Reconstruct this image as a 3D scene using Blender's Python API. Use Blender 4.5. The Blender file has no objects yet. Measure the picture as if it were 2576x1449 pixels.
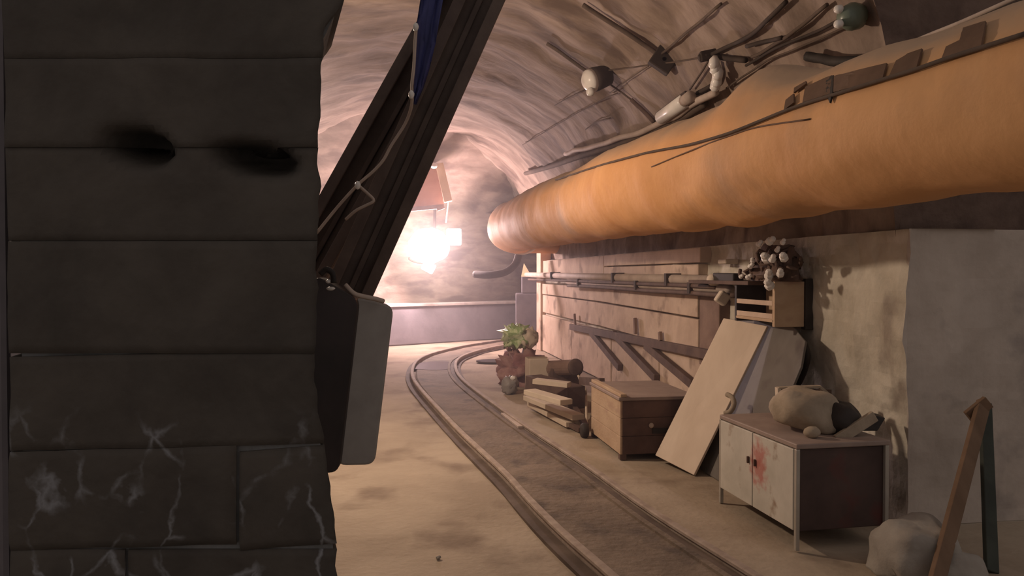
import bpy, math, random
from mathutils import Vector, noise, Matrix
from mathutils.bvhtree import BVHTree
random.seed(7)
SC = bpy.context.scene

# ------------------------------------------------------------------ camera, world, lights, exposure
CAM = Vector((0, 0, 1.45)); F = 1950.0; PITCH = math.radians(1.014)
cd = bpy.data.cameras.new('camera'); cam = bpy.data.objects.new('camera', cd); SC.collection.objects.link(cam)
cam.location = CAM; cam.rotation_euler = (math.radians(90) - PITCH, 0, 0)
cd.sensor_width = 36.0; cd.lens = 36.0 * F / 2576.0; cd.clip_start = 0.05
SC.camera = cam

w = bpy.data.worlds.new('world'); SC.world = w; w.use_nodes = True
w.node_tree.nodes['Background'].inputs[0].default_value = (1.0, 0.88, 0.82, 1)
w.node_tree.nodes['Background'].inputs[1].default_value = 0.30

def light(name, kind, loc, energy, color, size, tgt=None, spot=None):
    l = bpy.data.lights.new(name, kind); l.energy = energy; l.color = color
    if kind == 'AREA': l.size = size
    else: l.shadow_soft_size = size
    if spot: l.spot_size = spot; l.spot_blend = 0.6
    o = bpy.data.objects.new(name, l); SC.collection.objects.link(o); o.location = loc
    if tgt: o.rotation_euler = (Vector(tgt) - Vector(loc)).to_track_quat('-Z', 'Y').to_euler()
    return o
LAMP_FAR = Vector((-1.62, 15.9, 2.03))       # floodlight cluster at the bend
LAMP_NEAR = Vector((-2.05, 6.1, 2.75))       # work lamp on the left side, behind the block pillar
light('far_floodlight_glow', 'POINT', LAMP_FAR + Vector((0.0, -0.34, 0)), 620, (1.0, 0.71, 0.72), 0.14)
light('near_lamp_glow', 'POINT', LAMP_NEAR + Vector((0.06, 0, -0.14)), 280, (1.0, 0.77, 0.58), 0.09)
SC.view_settings.view_transform = 'Standard'; SC.view_settings.look = 'None'
SC.view_settings.gamma = 1.0; SC.view_settings.use_curve_mapping = False
SC.view_settings.exposure = 0.0

# ------------------------------------------------------------------ geometry helpers
U = Vector((-0.1560, 0.9878, 0)); V = Vector((0.9878, 0.1560, 0)); Z = Vector((0, 0, 1))
def tf(t, v, z): return U * t + V * v + Z * z
def tv(p): return (p.dot(U), p.dot(V))
FW = Vector((0, math.cos(PITCH), -math.sin(PITCH))); UP = Vector((0, math.sin(PITCH), math.cos(PITCH)))
def ray(px, py): return (Vector(((px - 1288) / F, 0, 0)) + FW + UP * ((724.5 - py) / F))
def G(px, py, z=0.0):
    d = ray(px, py); return CAM + d * ((z - CAM.z) / d.z)
def D(px, py, Y):
    d = ray(px, py); return CAM + d * (Y / d.y)
def W(px, py, v):
    d = ray(px, py); return CAM + d * (v / d.dot(V))
def Tp(px, py, t):
    d = ray(px, py); return CAM + d * (t / d.dot(U))

class MB:
    def __init__(s): s.v = []; s.f = []
    def add(s, vs, fs):
        n = len(s.v); s.v += [Vector(p) for p in vs]; s.f += [[i + n for i in f] for f in fs]; return s
    def hexa(s, p):      # p: bottom 0-3 loop, top 4-7
        return s.add(p, [(3, 2, 1, 0), (4, 5, 6, 7), (0, 1, 5, 4), (1, 2, 6, 5), (2, 3, 7, 6), (3, 0, 4, 7)])
    def obox(s, t0, t1, v0, v1, z0, z1):
        return s.hexa([tf(t0, v0, z0), tf(t0, v1, z0), tf(t1, v1, z0), tf(t1, v0, z0),
                       tf(t0, v0, z1), tf(t0, v1, z1), tf(t1, v1, z1), tf(t1, v0, z1)])
    def box(s, c, sx, sy, sz, rot=None):
        c = Vector(c); R = rot or Matrix.Identity(3)
        P = []
        for z in (-1, 1):
            for x, y in ((-1, -1), (1, -1), (1, 1), (-1, 1)):
                P.append(c + R @ Vector((x * sx / 2, y * sy / 2, z * sz / 2)))
        return s.hexa(P)
    def beam(s, a, b, wd, dp, side=None):
        a = Vector(a); b = Vector(b); d = (b - a).normalized()
        sd = Vector(side) if side else (Z if abs(d.z) < .9 else Vector((0, 1, 0)))
        x = d.cross(sd).normalized(); y = x.cross(d).normalized()
        x *= wd / 2; y *= dp / 2
        return s.hexa([a - x - y, a + x - y, a + x + y, a - x + y, b - x - y, b + x - y, b + x + y, b - x + y])
    def tube(s, pts, r, n=8, cap=True):
        pts = [Vector(p) for p in pts]; rs = r if isinstance(r, (list, tuple)) else [r] * len(pts)
        prev = None; rings = []
        for i, p in enumerate(pts):
            d = (pts[min(i + 1, len(pts) - 1)] - pts[max(i - 1, 0)])
            d = d.normalized() if d.length > 1e-9 else Z
            ref = prev if prev is not None else (Vector((0.13, 0.21, 1)).normalized() if abs(d.z) < .9 else Vector((1, 0, 0)))
            x = (ref - d * ref.dot(d)).normalized(); prev = x; y = d.cross(x)
            rings.append([p + (x * math.cos(2 * math.pi * k / n) + y * math.sin(2 * math.pi * k / n)) * rs[i] for k in range(n)])
        vs = [q for rg in rings for q in rg]; fs = []
        for i in range(len(pts) - 1):
            for k in range(n):
                a = i * n + k; b = i * n + (k + 1) % n
                fs.append((a, b, b + n, a + n))
        if cap:
            fs.append(tuple(reversed(range(n)))); fs.append(tuple(range(len(vs) - n, len(vs))))
        return s.add(vs, fs)
    def lathe(s, c, prof, n=16, axis=Z):   # prof: (r, h) along axis
        axis = Vector(axis).normalized(); x = axis.orthogonal().normalized(); y = axis.cross(x); c = Vector(c)
        vs = [c + axis * h + (x * math.cos(2 * math.pi * k / n) + y * math.sin(2 * math.pi * k / n)) * r for r, h in prof for k in range(n)]
        fs = []
        for i in range(len(prof) - 1):
            for k in range(n):
                a = i * n + k; b = i * n + (k + 1) % n; fs.append((a, b, b + n, a + n))
        fs.append(tuple(reversed(range(n)))); fs.append(tuple(range(len(vs) - n, len(vs))))
        return s.add(vs, fs)
    def blob(s, c, rx, ry, rz, amp=.15, fr=2.0, nu=20, nv=12, e=1.0, rot=None, flat=None, seed=0):
        c = Vector(c); R = rot or Matrix.Identity(3); vs = []; fs = []
        def sp(a): return math.copysign(abs(a) ** e, a)
        for i in range(nv + 1):
            ph = -math.pi / 2 + math.pi * i / nv
            for k in range(nu):
                th = 2 * math.pi * k / nu
                d = Vector((sp(math.cos(ph)) * sp(math.cos(th)), sp(math.cos(ph)) * sp(math.sin(th)), sp(math.sin(ph))))
                m = 1 + amp * noise.noise(d * fr + Vector((seed * 3.1, seed, 0)))
                p = Vector((d.x * rx, d.y * ry, d.z * rz)) * m
                if flat is not None: p.z = max(p.z, -flat)
                vs.append(c + R @ p)
        for i in range(nv):
            for k in range(nu):
                a = i * nu + k; b = i * nu + (k + 1) % nu; fs.append((a, b, b + nu, a + nu))
        return s.add(vs, fs)

MD = {}
def obj(name, mb, m, parent=None, smooth=False, bevel=0.0, origin=None, uv=None):
    me = bpy.data.meshes.new(name)
    if parent is None:
        if origin is None:
            n = len(mb.v); c = sum(mb.v, Vector()) / n; origin = Vector((c.x, c.y, min(p.z for p in mb.v)))
    else:
        origin = parent['_o'] if '_o' in parent else None
        origin = Vector(ORI[parent.name])
    me.from_pydata([tuple(p - origin) for p in mb.v], [], mb.f); me.validate()
    me.materials.append(m)
    if uv:
        ul = me.uv_layers.new(name='uv')
        for lp_ in me.loops: ul.data[lp_.index].uv = uv[lp_.vertex_index]
    if smooth:
        me.polygons.foreach_set('use_smooth', [True] * len(me.polygons))
    o = bpy.data.objects.new(name, me); SC.collection.objects.link(o)
    if parent is None: o.location = origin
    else: o.parent = parent
    ORI[o.name] = tuple(origin)
    if bevel:
        b = o.modifiers.new('bevel', 'BEVEL'); b.width = bevel; b.segments = 2; b.limit_method = 'ANGLE'
    return o
ORI = {}
def tag(o, label=None, cat=None, group=None, kind=None):
    if label: o['label'] = label
    if cat: o['category'] = cat
    if group: o['group'] = group
    if kind: o['kind'] = kind
    return o
def thing(name, loc, label, cat, group=None):
    o = bpy.data.objects.new(name, None); SC.collection.objects.link(o); o.location = Vector(loc)
    o.empty_display_size = 0.1; ORI[o.name] = tuple(Vector(loc)); return tag(o, label, cat, group)
def lerp(a, b, x): return a + (b - a) * x
def interp(pts, x):
    if x <= pts[0][0]: return pts[0][1]
    for (x0, y0), (x1, y1) in zip(pts, pts[1:]):
        if x <= x1: return y0 + (y1 - y0) * (x - x0) / (x1 - x0)
    return pts[-1][1]
def smoothpath(pts, k=6):
    pts = [Vector(p) for p in pts]; out = []
    for i in range(len(pts) - 1):
        p0 = pts[max(i - 1, 0)]; p1 = pts[i]; p2 = pts[i + 1]; p3 = pts[min(i + 2, len(pts) - 1)]
        for j in range(k):
            t = j / k
            out.append(0.5 * ((2 * p1) + (p2 - p0) * t + (2 * p0 - 5 * p1 + 4 * p2 - p3) * t * t + (3 * p1 - p0 - 3 * p2 + p3) * t ** 3))
    out.append(pts[-1]); return out

# ------------------------------------------------------------------ materials
def mat(name, c1, c2=None, rough=.85, scale=4.0, bump=0.0, bscale=30.0, metal=0.0, stretch=(1, 1, 1), rot=(0, 0, 0), c3=None,
        s3=12.0, f3=.5, w3=.12, lo=.35, hi=.65, detail=6.0, emis=None, spec=.35, distort=0.3, dist=0.01, uv=False):
    m = bpy.data.materials.new(name); m.use_nodes = True; nt = m.node_tree; N = nt.nodes; L = nt.links
    b = N['Principled BSDF']; b.inputs['Roughness'].default_value = rough; b.inputs['Metallic'].default_value = metal
    b.inputs['Specular IOR Level'].default_value = spec
    if emis:
        b.inputs['Base Color'].default_value = (*c1, 1)
        b.inputs['Emission Color'].default_value = (*c1, 1); b.inputs['Emission Strength'].default_value = emis; return m
    tc = N.new('ShaderNodeTexCoord'); mp = N.new('ShaderNodeMapping'); L.new(tc.outputs['UV' if uv else 'Object'], mp.inputs[0])
    mp.inputs['Scale'].default_value = stretch; mp.inputs['Rotation'].default_value = rot
    n1 = N.new('ShaderNodeTexNoise'); n1.inputs['Scale'].default_value = scale; n1.inputs['Detail'].default_value = detail
    n1.inputs['Distortion'].default_value = distort; n1.inputs['Roughness'].default_value = .62
    L.new(mp.outputs[0], n1.inputs['Vector'])
    r = N.new('ShaderNodeValToRGB'); L.new(n1.outputs[0], r.inputs[0])
    r.color_ramp.elements[0].position = lo; r.color_ramp.elements[1].position = hi
    r.color_ramp.elements[0].color = (*c1, 1); r.color_ramp.elements[1].color = (*(c2 or [min(1, x * 1.25) for x in c1]), 1)
    out = r.outputs[0]
    if c3:
        n3 = N.new('ShaderNodeTexNoise'); n3.inputs['Scale'].default_value = s3; n3.inputs['Detail'].default_value = 5; L.new(mp.outputs[0], n3.inputs['Vector'])
        r3 = N.new('ShaderNodeMapRange'); r3.inputs[1].default_value = f3; r3.inputs[2].default_value = f3 + w3; L.new(n3.outputs[0], r3.inputs[0])
        mx = N.new('ShaderNodeMix'); mx.data_type = 'RGBA'; L.new(r3.outputs[0], mx.inputs[0]); L.new(out, mx.inputs[6]); mx.inputs[7].default_value = (*c3, 1)
        out = mx.outputs[2]
    L.new(out, b.inputs['Base Color'])
    if bump:
        nb = N.new('ShaderNodeTexNoise'); nb.inputs['Scale'].default_value = bscale; nb.inputs['Detail'].default_value = 6; L.new(mp.outputs[0], nb.inputs['Vector'])
        bp = N.new('ShaderNodeBump'); bp.inputs['Strength'].default_value = bump; bp.inputs['Distance'].default_value = dist
        L.new(nb.outputs[0], bp.inputs['Height']); L.new(bp.outputs[0], b.inputs['Normal'])
    return m

RZ = math.atan2(U.y, U.x)   # tunnel heading
M = {}
M['rock'] = mat('rock_vault', (.17, .123, .097), (.33, .252, .205), scale=2.2, bump=.6, bscale=3.2, dist=.05, c3=(.13, .092, .075), s3=1.7, f3=.545, w3=.10, stretch=(1.5, .6, 1), distort=.35, uv=True)
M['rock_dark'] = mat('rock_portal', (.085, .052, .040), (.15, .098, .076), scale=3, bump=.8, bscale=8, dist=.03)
M['pale'] = mat('pale_concrete', (.40, .34, .34), (.56, .49, .48), scale=1.4, bump=.4, bscale=6, dist=.02)
M['farwall'] = M['rock']
M['kerb'] = mat('grey_concrete', (.15, .135, .145), (.21, .185, .20), scale=2, bump=.3, bscale=12)
M['kerbtop'] = mat('kerb_cap', (.42, .36, .34), (.55, .48, .45), scale=5)
M['floor'] = mat('trodden_floor', (.31, .245, .18), (.43, .35, .265), scale=1.1, bump=.5, bscale=22, dist=.012, c3=(.22, .165, .12), s3=1.6, f3=.54, w3=.14, rough=.9)
M['bed'] = mat('track_bed', (.135, .10, .075), (.23, .175, .13), scale=2.2, bump=.7, bscale=24, dist=.015, c3=(.10, .075, .06), s3=3, f3=.55)
M['rail'] = mat('rail_steel', (.27, .205, .165), (.40, .32, .265), rough=.8, scale=8, bump=.2)
M['groove'] = mat('groove_dirt', (.08, .055, .042), (.15, .11, .085), scale=3)
M['wall'] = mat('plastered_wall', (.42, .375, .305), (.64, .59, .50), scale=2.4, bump=.7, bscale=9, dist=.025, c3=(.31, .265, .22), s3=2.6, f3=.55, w3=.12)
M['jamb'] = mat('jamb_concrete', (.43, .365, .315), (.54, .465, .405), scale=3.1, bump=.5, bscale=12, dist=.015, c3=(.31, .265, .24), s3=2.4, f3=.57, w3=.12)
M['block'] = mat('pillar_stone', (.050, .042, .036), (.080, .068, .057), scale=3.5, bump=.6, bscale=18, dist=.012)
M['mortar'] = mat('mortar', (.12, .115, .11), (.20, .20, .20), scale=9, bump=.4, bscale=30)
M['duct'] = mat('orange_duct_fabric', (.60, .30, .125), (.74, .40, .18), scale=1.0, rough=.72, bump=.35, bscale=7, dist=.02, c3=(.52, .30, .16), s3=1.6, f3=.54, w3=.2, spec=.22)
def dust(m, col, lo, hi):
    nt = m.node_tree; N = nt.nodes; L = nt.links; b = N['Principled BSDF']; src = b.inputs['Base Color'].links[0].from_socket
    ge = N.new('ShaderNodeNewGeometry'); sx = N.new('ShaderNodeSeparateXYZ'); L.new(ge.outputs['Normal'], sx.inputs[0])
    no = N.new('ShaderNodeTexNoise'); no.inputs['Scale'].default_value = 2.2; no.inputs['Detail'].default_value = 5; L.new(ge.outputs['Position'], no.inputs['Vector'])
    a = N.new('ShaderNodeMath'); a.operation = 'MULTIPLY_ADD'; L.new(no.outputs[0], a.inputs[0]); a.inputs[1].default_value = .5; L.new(sx.outputs[2], a.inputs[2])
    r = N.new('ShaderNodeMapRange'); r.inputs[1].default_value = lo; r.inputs[2].default_value = hi; r.inputs[4].default_value = .85; L.new(a.outputs[0], r.inputs[0])
    mx = N.new('ShaderNodeMix'); mx.data_type = 'RGBA'; L.new(r.outputs[0], mx.inputs[0]); L.new(src, mx.inputs[6]); mx.inputs[7].default_value = (*col, 1)
    L.new(mx.outputs[2], b.inputs['Base Color'])
dust(M['duct'], (.36, .27, .20), .55, 1.1)
M['duct_dark'] = mat('duct_shade', (.11, .062, .038), (.16, .092, .058), scale=5, rough=.8)  # dark tone of the painted shadow patches, also used for the cord
M['cable'] = mat('dark_cable', (.035, .025, .02), (.06, .042, .034), rough=.85)
M['cable_soft'] = mat('brown_cable', (.075, .052, .040), (.12, .085, .065), rough=.9)
M['pipe_pale'] = mat('pale_conduit', (.38, .30, .255), (.50, .41, .35), rough=.75)
M['steel'] = mat('rusty_steel', (.085, .060, .052), (.13, .095, .08), rough=.75, scale=6, bump=.3, bscale=25, metal=0)
M['blue'] = mat('blue_tarp', (.03, .035, .12), (.05, .055, .19), rough=.6, scale=6, bump=.5, bscale=8)
M['wood'] = mat('pale_board', (.57, .455, .355), (.68, .56, .45), scale=3, stretch=(1, 1, .25), rough=.7)
M['plank'] = mat('whitewashed_plank', (.44, .32, .24), (.62, .48, .37), scale=2.0, bump=.5, bscale=9, dist=.012, c3=(.30, .21, .15), s3=2.8, f3=.58, w3=.1)
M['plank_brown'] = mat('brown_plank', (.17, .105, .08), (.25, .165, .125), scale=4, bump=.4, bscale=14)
M['plank_dark'] = mat('dark_timber', (.085, .052, .042), (.14, .09, .07), scale=5, bump=.3)
M['crate'] = mat('crate_wood', (.42, .29, .19), (.52, .38, .26), scale=3, stretch=(1, 1, 2), bump=.3, c3=(.36, .23, .17), s3=2.5, f3=.6)
M['crate_shade'] = mat('crate_shaded_wood', (.10, .058, .046), (.16, .095, .075), scale=4, bump=.3)  # darker copy of the crate wood, painted for its unlit faces
M['grey'] = mat('grey_sheet', (.115, .10, .09), (.16, .145, .13), scale=3, rough=.6, c3=(.09, .075, .07), s3=3.4, f3=.55)
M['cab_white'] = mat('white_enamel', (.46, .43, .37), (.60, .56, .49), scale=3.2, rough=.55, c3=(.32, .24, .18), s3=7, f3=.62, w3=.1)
M['cab_shade'] = mat('shaded_side', (.055, .035, .032), (.095, .060, .052), scale=3, rough=.55, c3=(.12, .04, .035), s3=3.5, f3=.58)  # shade of the cabinet's unlit side put into its colour
M['cab_top'] = mat('cabinet_top', (.27, .20, .17), (.35, .27, .23), scale=4, rough=.6)
M['cab_leg'] = mat('aluminium_leg', (.42, .38, .33), (.52, .48, .42), rough=.45, metal=.4)
M['sack'] = mat('tan_canvas', (.30, .24, .175), (.43, .35, .265), scale=6, bump=.5, bscale=20)
M['black'] = mat('black_rubber', (.022, .018, .017), (.05, .04, .035), rough=.7)
M['white'] = mat('white_porcelain', (.72, .68, .64), (.82, .79, .75), rough=.3)
M['panelgrey'] = mat('grey_plastic_panel', (.25, .23, .215), (.32, .30, .28), scale=7, rough=.5, c3=(.20, .185, .17), s3=2.5, f3=.55)
M['panelblack'] = mat('black_case', (.02, .014, .014), (.04, .028, .028), rough=.5)
M['green'] = mat('green_bag', (.30, .42, .16), (.62, .68, .42), scale=9, rough=.5, lo=.45, hi=.55)
M['red'] = mat('red_cloth', (.25, .11, .11), (.40, .24, .21), scale=7, bump=.5)
M['cream'] = mat('cream_card', (.55, .46, .36), (.64, .54, .43), scale=4)
M['greypurple'] = mat('dark_enamel', (.10, .09, .10), (.16, .14, .15), scale=3, rough=.6)
M['yellow'] = mat('yellow_board', (.85, .78, .50), (.92, .86, .6), scale=4, rough=.5)
M['orange_box'] = mat('salmon_board', (.62, .30, .20), (.72, .40, .28), scale=3)
M['pole'] = mat('cream_pole', (.78, .60, .42), (.88, .70, .50), scale=3)
M['puddle'] = mat('wet_patch', (.055, .04, .032), (.07, .055, .042), rough=.08, spec=.9)
M['handle'] = mat('orange_brown_wood', (.14, .085, .052), (.20, .125, .08), scale=5, stretch=(1, 1, .3))
M['greenboard'] = mat('dark_green_board', (.035, .04, .034), (.06, .068, .055), scale=4)
M['stone'] = mat('pale_stone', (.27, .24, .21), (.36, .33, .29), scale=5, bump=.6, bscale=14, dist=.015)
M['glass'] = mat('grey_green_glass', (.10, .13, .10), (.17, .21, .17), rough=.35)
M['lampglow'] = mat('lamp_glow', (1.0, .90, .84), emis=24.0)
M['bulb'] = mat('bulb_glow', (1.0, .80, .58), emis=18.0)

# pillar stones: pale efflorescence veins low down, tied to the pillar's own height
def veins(m, zlo, zhi):
    nt = m.node_tree; N = nt.nodes; L = nt.links; b = N['Principled BSDF']
    src = b.inputs['Base Color'].links[0].from_socket
    ge = N.new('ShaderNodeNewGeometry')
    wv = N.new('ShaderNodeTexNoise'); wv.inputs['Scale'].default_value = 5.0; wv.inputs['Detail'].default_value = 5; L.new(ge.outputs['Position'], wv.inputs['Vector'])
    ad = N.new('ShaderNodeVectorMath'); ad.operation = 'MULTIPLY_ADD'; L.new(wv.outputs['Color'], ad.inputs[0]); ad.inputs[1].default_value = (.22, .22, .22); L.new(ge.outputs['Position'], ad.inputs[2])
    vo = N.new('ShaderNodeTexVoronoi'); vo.feature = 'DISTANCE_TO_EDGE'; vo.inputs['Scale'].default_value = 4.2
    mp = N.new('ShaderNodeMapping'); mp.inputs['Scale'].default_value = (1.5, 1, .8); L.new(ad.outputs[0], mp.inputs[0]); L.new(mp.outputs[0], vo.inputs['Vector'])
    r = N.new('ShaderNodeMapRange'); r.inputs[1].default_value = .0; r.inputs[2].default_value = .04; r.inputs[3].default_value = 1; r.inputs[4].default_value = 0; L.new(vo.outputs['Distance'], r.inputs[0])
    sx = N.new('ShaderNodeSeparateXYZ'); L.new(ge.outputs['Position'], sx.inputs[0])
    h = N.new('ShaderNodeMapRange'); h.inputs[1].default_value = zlo; h.inputs[2].default_value = zhi; h.inputs[3].default_value = 1; h.inputs[4].default_value = 0; L.new(sx.outputs[2], h.inputs[0])
    n2 = N.new('ShaderNodeTexNoise'); n2.inputs['Scale'].default_value = 7; n2.inputs['Detail'].default_value = 6; L.new(ge.outputs['Position'], n2.inputs['Vector'])
    r2 = N.new('ShaderNodeMapRange'); r2.inputs[1].default_value = .46; r2.inputs[2].default_value = .60; L.new(n2.outputs[0], r2.inputs[0])
    m1 = N.new('ShaderNodeMath'); m1.operation = 'MULTIPLY'; L.new(r.outputs[0], m1.inputs[0]); L.new(h.outputs[0], m1.inputs[1])
    m2 = N.new('ShaderNodeMath'); m2.operation = 'MULTIPLY'; L.new(m1.outputs[0], m2.inputs[0]); L.new(r2.outputs[0], m2.inputs[1])
    mx = N.new('ShaderNodeMix'); mx.data_type = 'RGBA'; L.new(m2.outputs[0], mx.inputs[0]); L.new(src, mx.inputs[6]); mx.inputs[7].default_value = (.20, .20, .21, 1)
    L.new(mx.outputs[2], b.inputs['Base Color'])
veins(M['block'], 1.02, 1.12); 
# red paint stain on the cabinet doors
def stain(m, centre, rx, rz, col, amt=.8):
    nt = m.node_tree; N = nt.nodes; L = nt.links; b = N['Principled BSDF']; src = b.inputs['Base Color'].links[0].from_socket
    ge = N.new('ShaderNodeNewGeometry'); sb = N.new('ShaderNodeVectorMath'); sb.operation = 'SUBTRACT'; L.new(ge.outputs['Position'], sb.inputs[0]); sb.inputs[1].default_value = centre
    ml = N.new('ShaderNodeVectorMath'); ml.operation = 'MULTIPLY'; L.new(sb.outputs[0], ml.inputs[0]); ml.inputs[1].default_value = (1 / rx, 1 / rx, 1 / rz)
    ln = N.new('ShaderNodeVectorMath'); ln.operation = 'LENGTH'; L.new(ml.outputs[0], ln.inputs[0])
    no = N.new('ShaderNodeTexNoise'); no.inputs['Scale'].default_value = 22; no.inputs['Detail'].default_value = 4; L.new(ge.outputs['Position'], no.inputs['Vector'])
    s = N.new('ShaderNodeMath'); s.operation = 'MULTIPLY_ADD'; L.new(no.outputs[0], s.inputs[0]); s.inputs[1].default_value = 1.6; L.new(ln.outputs['Value'], s.inputs[2])
    r = N.new('ShaderNodeMapRange'); r.inputs[1].default_value = 1.2; r.inputs[2].default_value = 1.75; r.inputs[3].default_value = amt; r.inputs[4].default_value = 0; L.new(s.outputs[0], r.inputs[0])
    mx = N.new('ShaderNodeMix'); mx.data_type = 'RGBA'; L.new(r.outputs[0], mx.inputs[0]); L.new(src, mx.inputs[6]); mx.inputs[7].default_value = (*col, 1)
    L.new(mx.outputs[2], b.inputs['Base Color'])

# ------------------------------------------------------------------ setting
VR = 2.91                      # right wall plane (lateral)
def fb(p, o=4):
    s = 0; a = 1
    for _ in range(o): s += a * noise.noise(p); p = p * 2.03; a *= .5
    return s
def rail_ctr(Y): return 0
# far wall line
FA = Vector((-2.5, 16.35, 0)); FD = Vector((.80, .60, 0)); FN = Vector((.60, -.80, 0))   # normal faces the camera

# floor
fl = MB(); nx, ny = 70, 110
for j in range(ny + 1):
    for i in range(nx + 1):
        t = -1.5 + 24.5 * (j / ny); v = -4.5 + 16 * i / nx if t > 0 else -4.5 + 16 * i / nx
        p = tf(t, v, 0); p.z = .012 * fb(p * 1.1) - .004
        fl.v.append(p)
for j in range(ny):
    for i in range(nx):
        a = j * (nx + 1) + i; fl.f.append([a, a + 1, a + nx + 2, a + nx + 1])
tag(obj('floor', fl, M['floor'], smooth=True, origin=Vector((0, 0, 0))), 'trodden brown dirt floor of the mine tunnel', kind='structure')

# vault with its side walls above the linings
A0, A1, ZS, ZC = -2.45, 3.02, 2.45, 4.35
def vault_pt(t, s):            # s 0..1 from left foot to right ledge
    s *= 1.0
    if s < .22:
        p = tf(t, A0, ZS * s / .22); nrm = V
    elif s < .88:
        a = math.pi * (1 - (s - .22) / .66); c = (A0 + A1) / 2; R = (A1 - A0) / 2
        p = tf(t, c + R * math.cos(a), ZS + (ZC - ZS) * math.sin(a)); nrm = -(V * math.cos(a) + Z * math.sin(a))
    else:
        z = ZS - (ZS - 1.66) * (s - .88) / .12; p = tf(t, A1, z); nrm = -V
    q = Vector((p.x, p.y, p.z)); al = s * 11
    # sprayed bands running round the arch, slightly wavy
    w_ = t * 1.15 + .55 * noise.noise(Vector((al * .35, t * .25, 0))) + .2 * noise.noise(Vector((al * 1.3, t * .8, 3)))
    saw = (w_ % 1.0); strat = (saw if saw < .75 else (1 - saw) * 3) * .11 * max(0, .25 + 1.4 * noise.noise(Vector((al * .5, t * .5, 8))))
    d = strat + .10 * fb(q * .8) + .045 * noise.noise(Vector((t * 3.0, al * .9, 1))) + .02 * noise.noise(q * 4.1)
    return p + nrm * d
T0, T1 = 4.15, 22.5
nt_, ns_ = 170, 120
cl = MB(); cl_uv = []
for j in range(nt_ + 1):
    t = lerp(T0, T1, (j / nt_))
    for i in range(ns_ + 1): cl.v.append(vault_pt(t, i / ns_)); cl_uv.append((t, i / ns_ * 11))
for j in range(nt_):
    t = lerp(T0, T1, (j + .5) / nt_)
    for i in range(ns_):
        s = (i + .5) / ns_
        if t > 15.0 and s > .885: continue        # opening of the side gallery
        a = j * (ns_ + 1) + i; cl.f.append([a, a + ns_ + 1, a + ns_ + 2, a + 1])
ceiling = tag(obj('ceiling', cl, M['rock'], smooth=True, origin=Vector((0, 0, 0)), uv=cl_uv), 'rough brown rock vault with slanting strata', kind='structure')
bvh = BVHTree.FromPolygons(cl.v, cl.f)

# far wall (rock above, kerb wall below)
fw = MB(); n1, n2 = 110, 60; uvf = []
for j in range(n2 + 1):
    for i in range(n1 + 1):
        p = FA + FD * lerp(-4.5, 9.5, i / n1) + Z * (4.8 * j / n2)
        q = p.copy(); uvf.append((p.z * 1.2 + 30, (p - FA).dot(FD)))
        p += FN * (.12 * fb(q * .9) + .05 * noise.noise(Vector((q.z * 4, q.x, q.y))) + .30 * max(0, q.z - 1.9) ** 2)
        fw.v.append(p)
for j in range(n2):
    for i in range(n1):
        a = j * (n1 + 1) + i; fw.f.append([a, a + 1, a + n1 + 2, a + n1 + 1])
tag(obj('wall_far', fw, M['farwall'], smooth=True, uv=uvf), 'pale rock wall curving across the far end of the tunnel', kind='structure')
fbv = BVHTree.FromPolygons(fw.v, fw.f)
kb = MB(); k0 = FA + FD * -2.6 + FN * .35; k1 = FA + FD * 9.0 + FN * .35
kb.hexa([k0 + FN * .22, k1 + FN * .22, k1 - FN * .5, k0 - FN * .5, k0 + FN * .12 + Z * .78, k1 + FN * .12 + Z * .78, k1 - FN * .5 + Z * .78, k0 - FN * .5 + Z * .78])
kerb = tag(obj('trim_1', kb, M['kerb'], bevel=.02), 'low grey concrete kerb wall along the bend', kind='structure')
kc = MB(); kc.hexa([k0 + FN * .16 + Z * .78, k1 + FN * .16 + Z * .78, k1 - FN * .4 + Z * .78, k0 - FN * .4 + Z * .78, k0 + FN * .16 + Z * .84, k1 + FN * .16 + Z * .84, k1 - FN * .4 + Z * .84, k0 - FN * .4 + Z * .84])
tag(obj('coping', kc, M['kerbtop'], parent=kerb, bevel=.01), 'paler top edge')

# side gallery beyond the lined wall: inner wall and ceiling
gw = MB()
g0 = tf(14.95, VR + .05, 0); g1 = g0 + FD * 7
gw.hexa([g0, g1, g1 + FN * .6, g0 + FN * .6, g0 + Z * 3.4, g1 + Z * 3.4, g1 + FN * .6 + Z * 3.4, g0 + FN * .6 + Z * 3.4])
tag(obj('wall_gallery', gw, M['pale']), 'rock wall of the side gallery round the bend', kind='structure')
gc = MB()
for j in range(15):
    for i in range(25):
        p = g0 + FD * (.35 + 7.4 * i / 24) - FN * (-.6 + 5.0 * j / 14); p.z = 2.80 + .12 * fb(p * .9); gc.v.append(p)
for j in range(14):
    for i in range(24):
        a = j * 25 + i; gc.f.append([a, a + 1, a + 26, a + 25])
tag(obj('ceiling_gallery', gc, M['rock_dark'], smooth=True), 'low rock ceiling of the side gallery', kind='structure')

# right wall lining (lower, 1.7 m high), uneven plaster
TE = 14.9
rw = MB(); n1, n2 = 170, 24
ztop = 1.71
def rwp(t, z):
    q = Vector((t * .9, 0, z))
    off = .030 * fb(q * 1.4) + .010 * noise.noise(q * 7)
    if t < 7.6: off *= 1.7
    return tf(t, VR + off, z)
jw = 4.0
for i in range(n1 + 1):
    t = lerp(jw, TE, i / n1)
    for j in range(n2 + 1):
        rw.v.append(rwp(t, ztop * j / n2))
    p = rwp(t, ztop); rw.v.append(p + V * .55)
m_ = n2 + 2
for i in range(n1):
    for j in range(m_ - 1):
        a = i * m_ + j; rw.f.append([a, a + m_, a + m_ + 1, a + 1])
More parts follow.
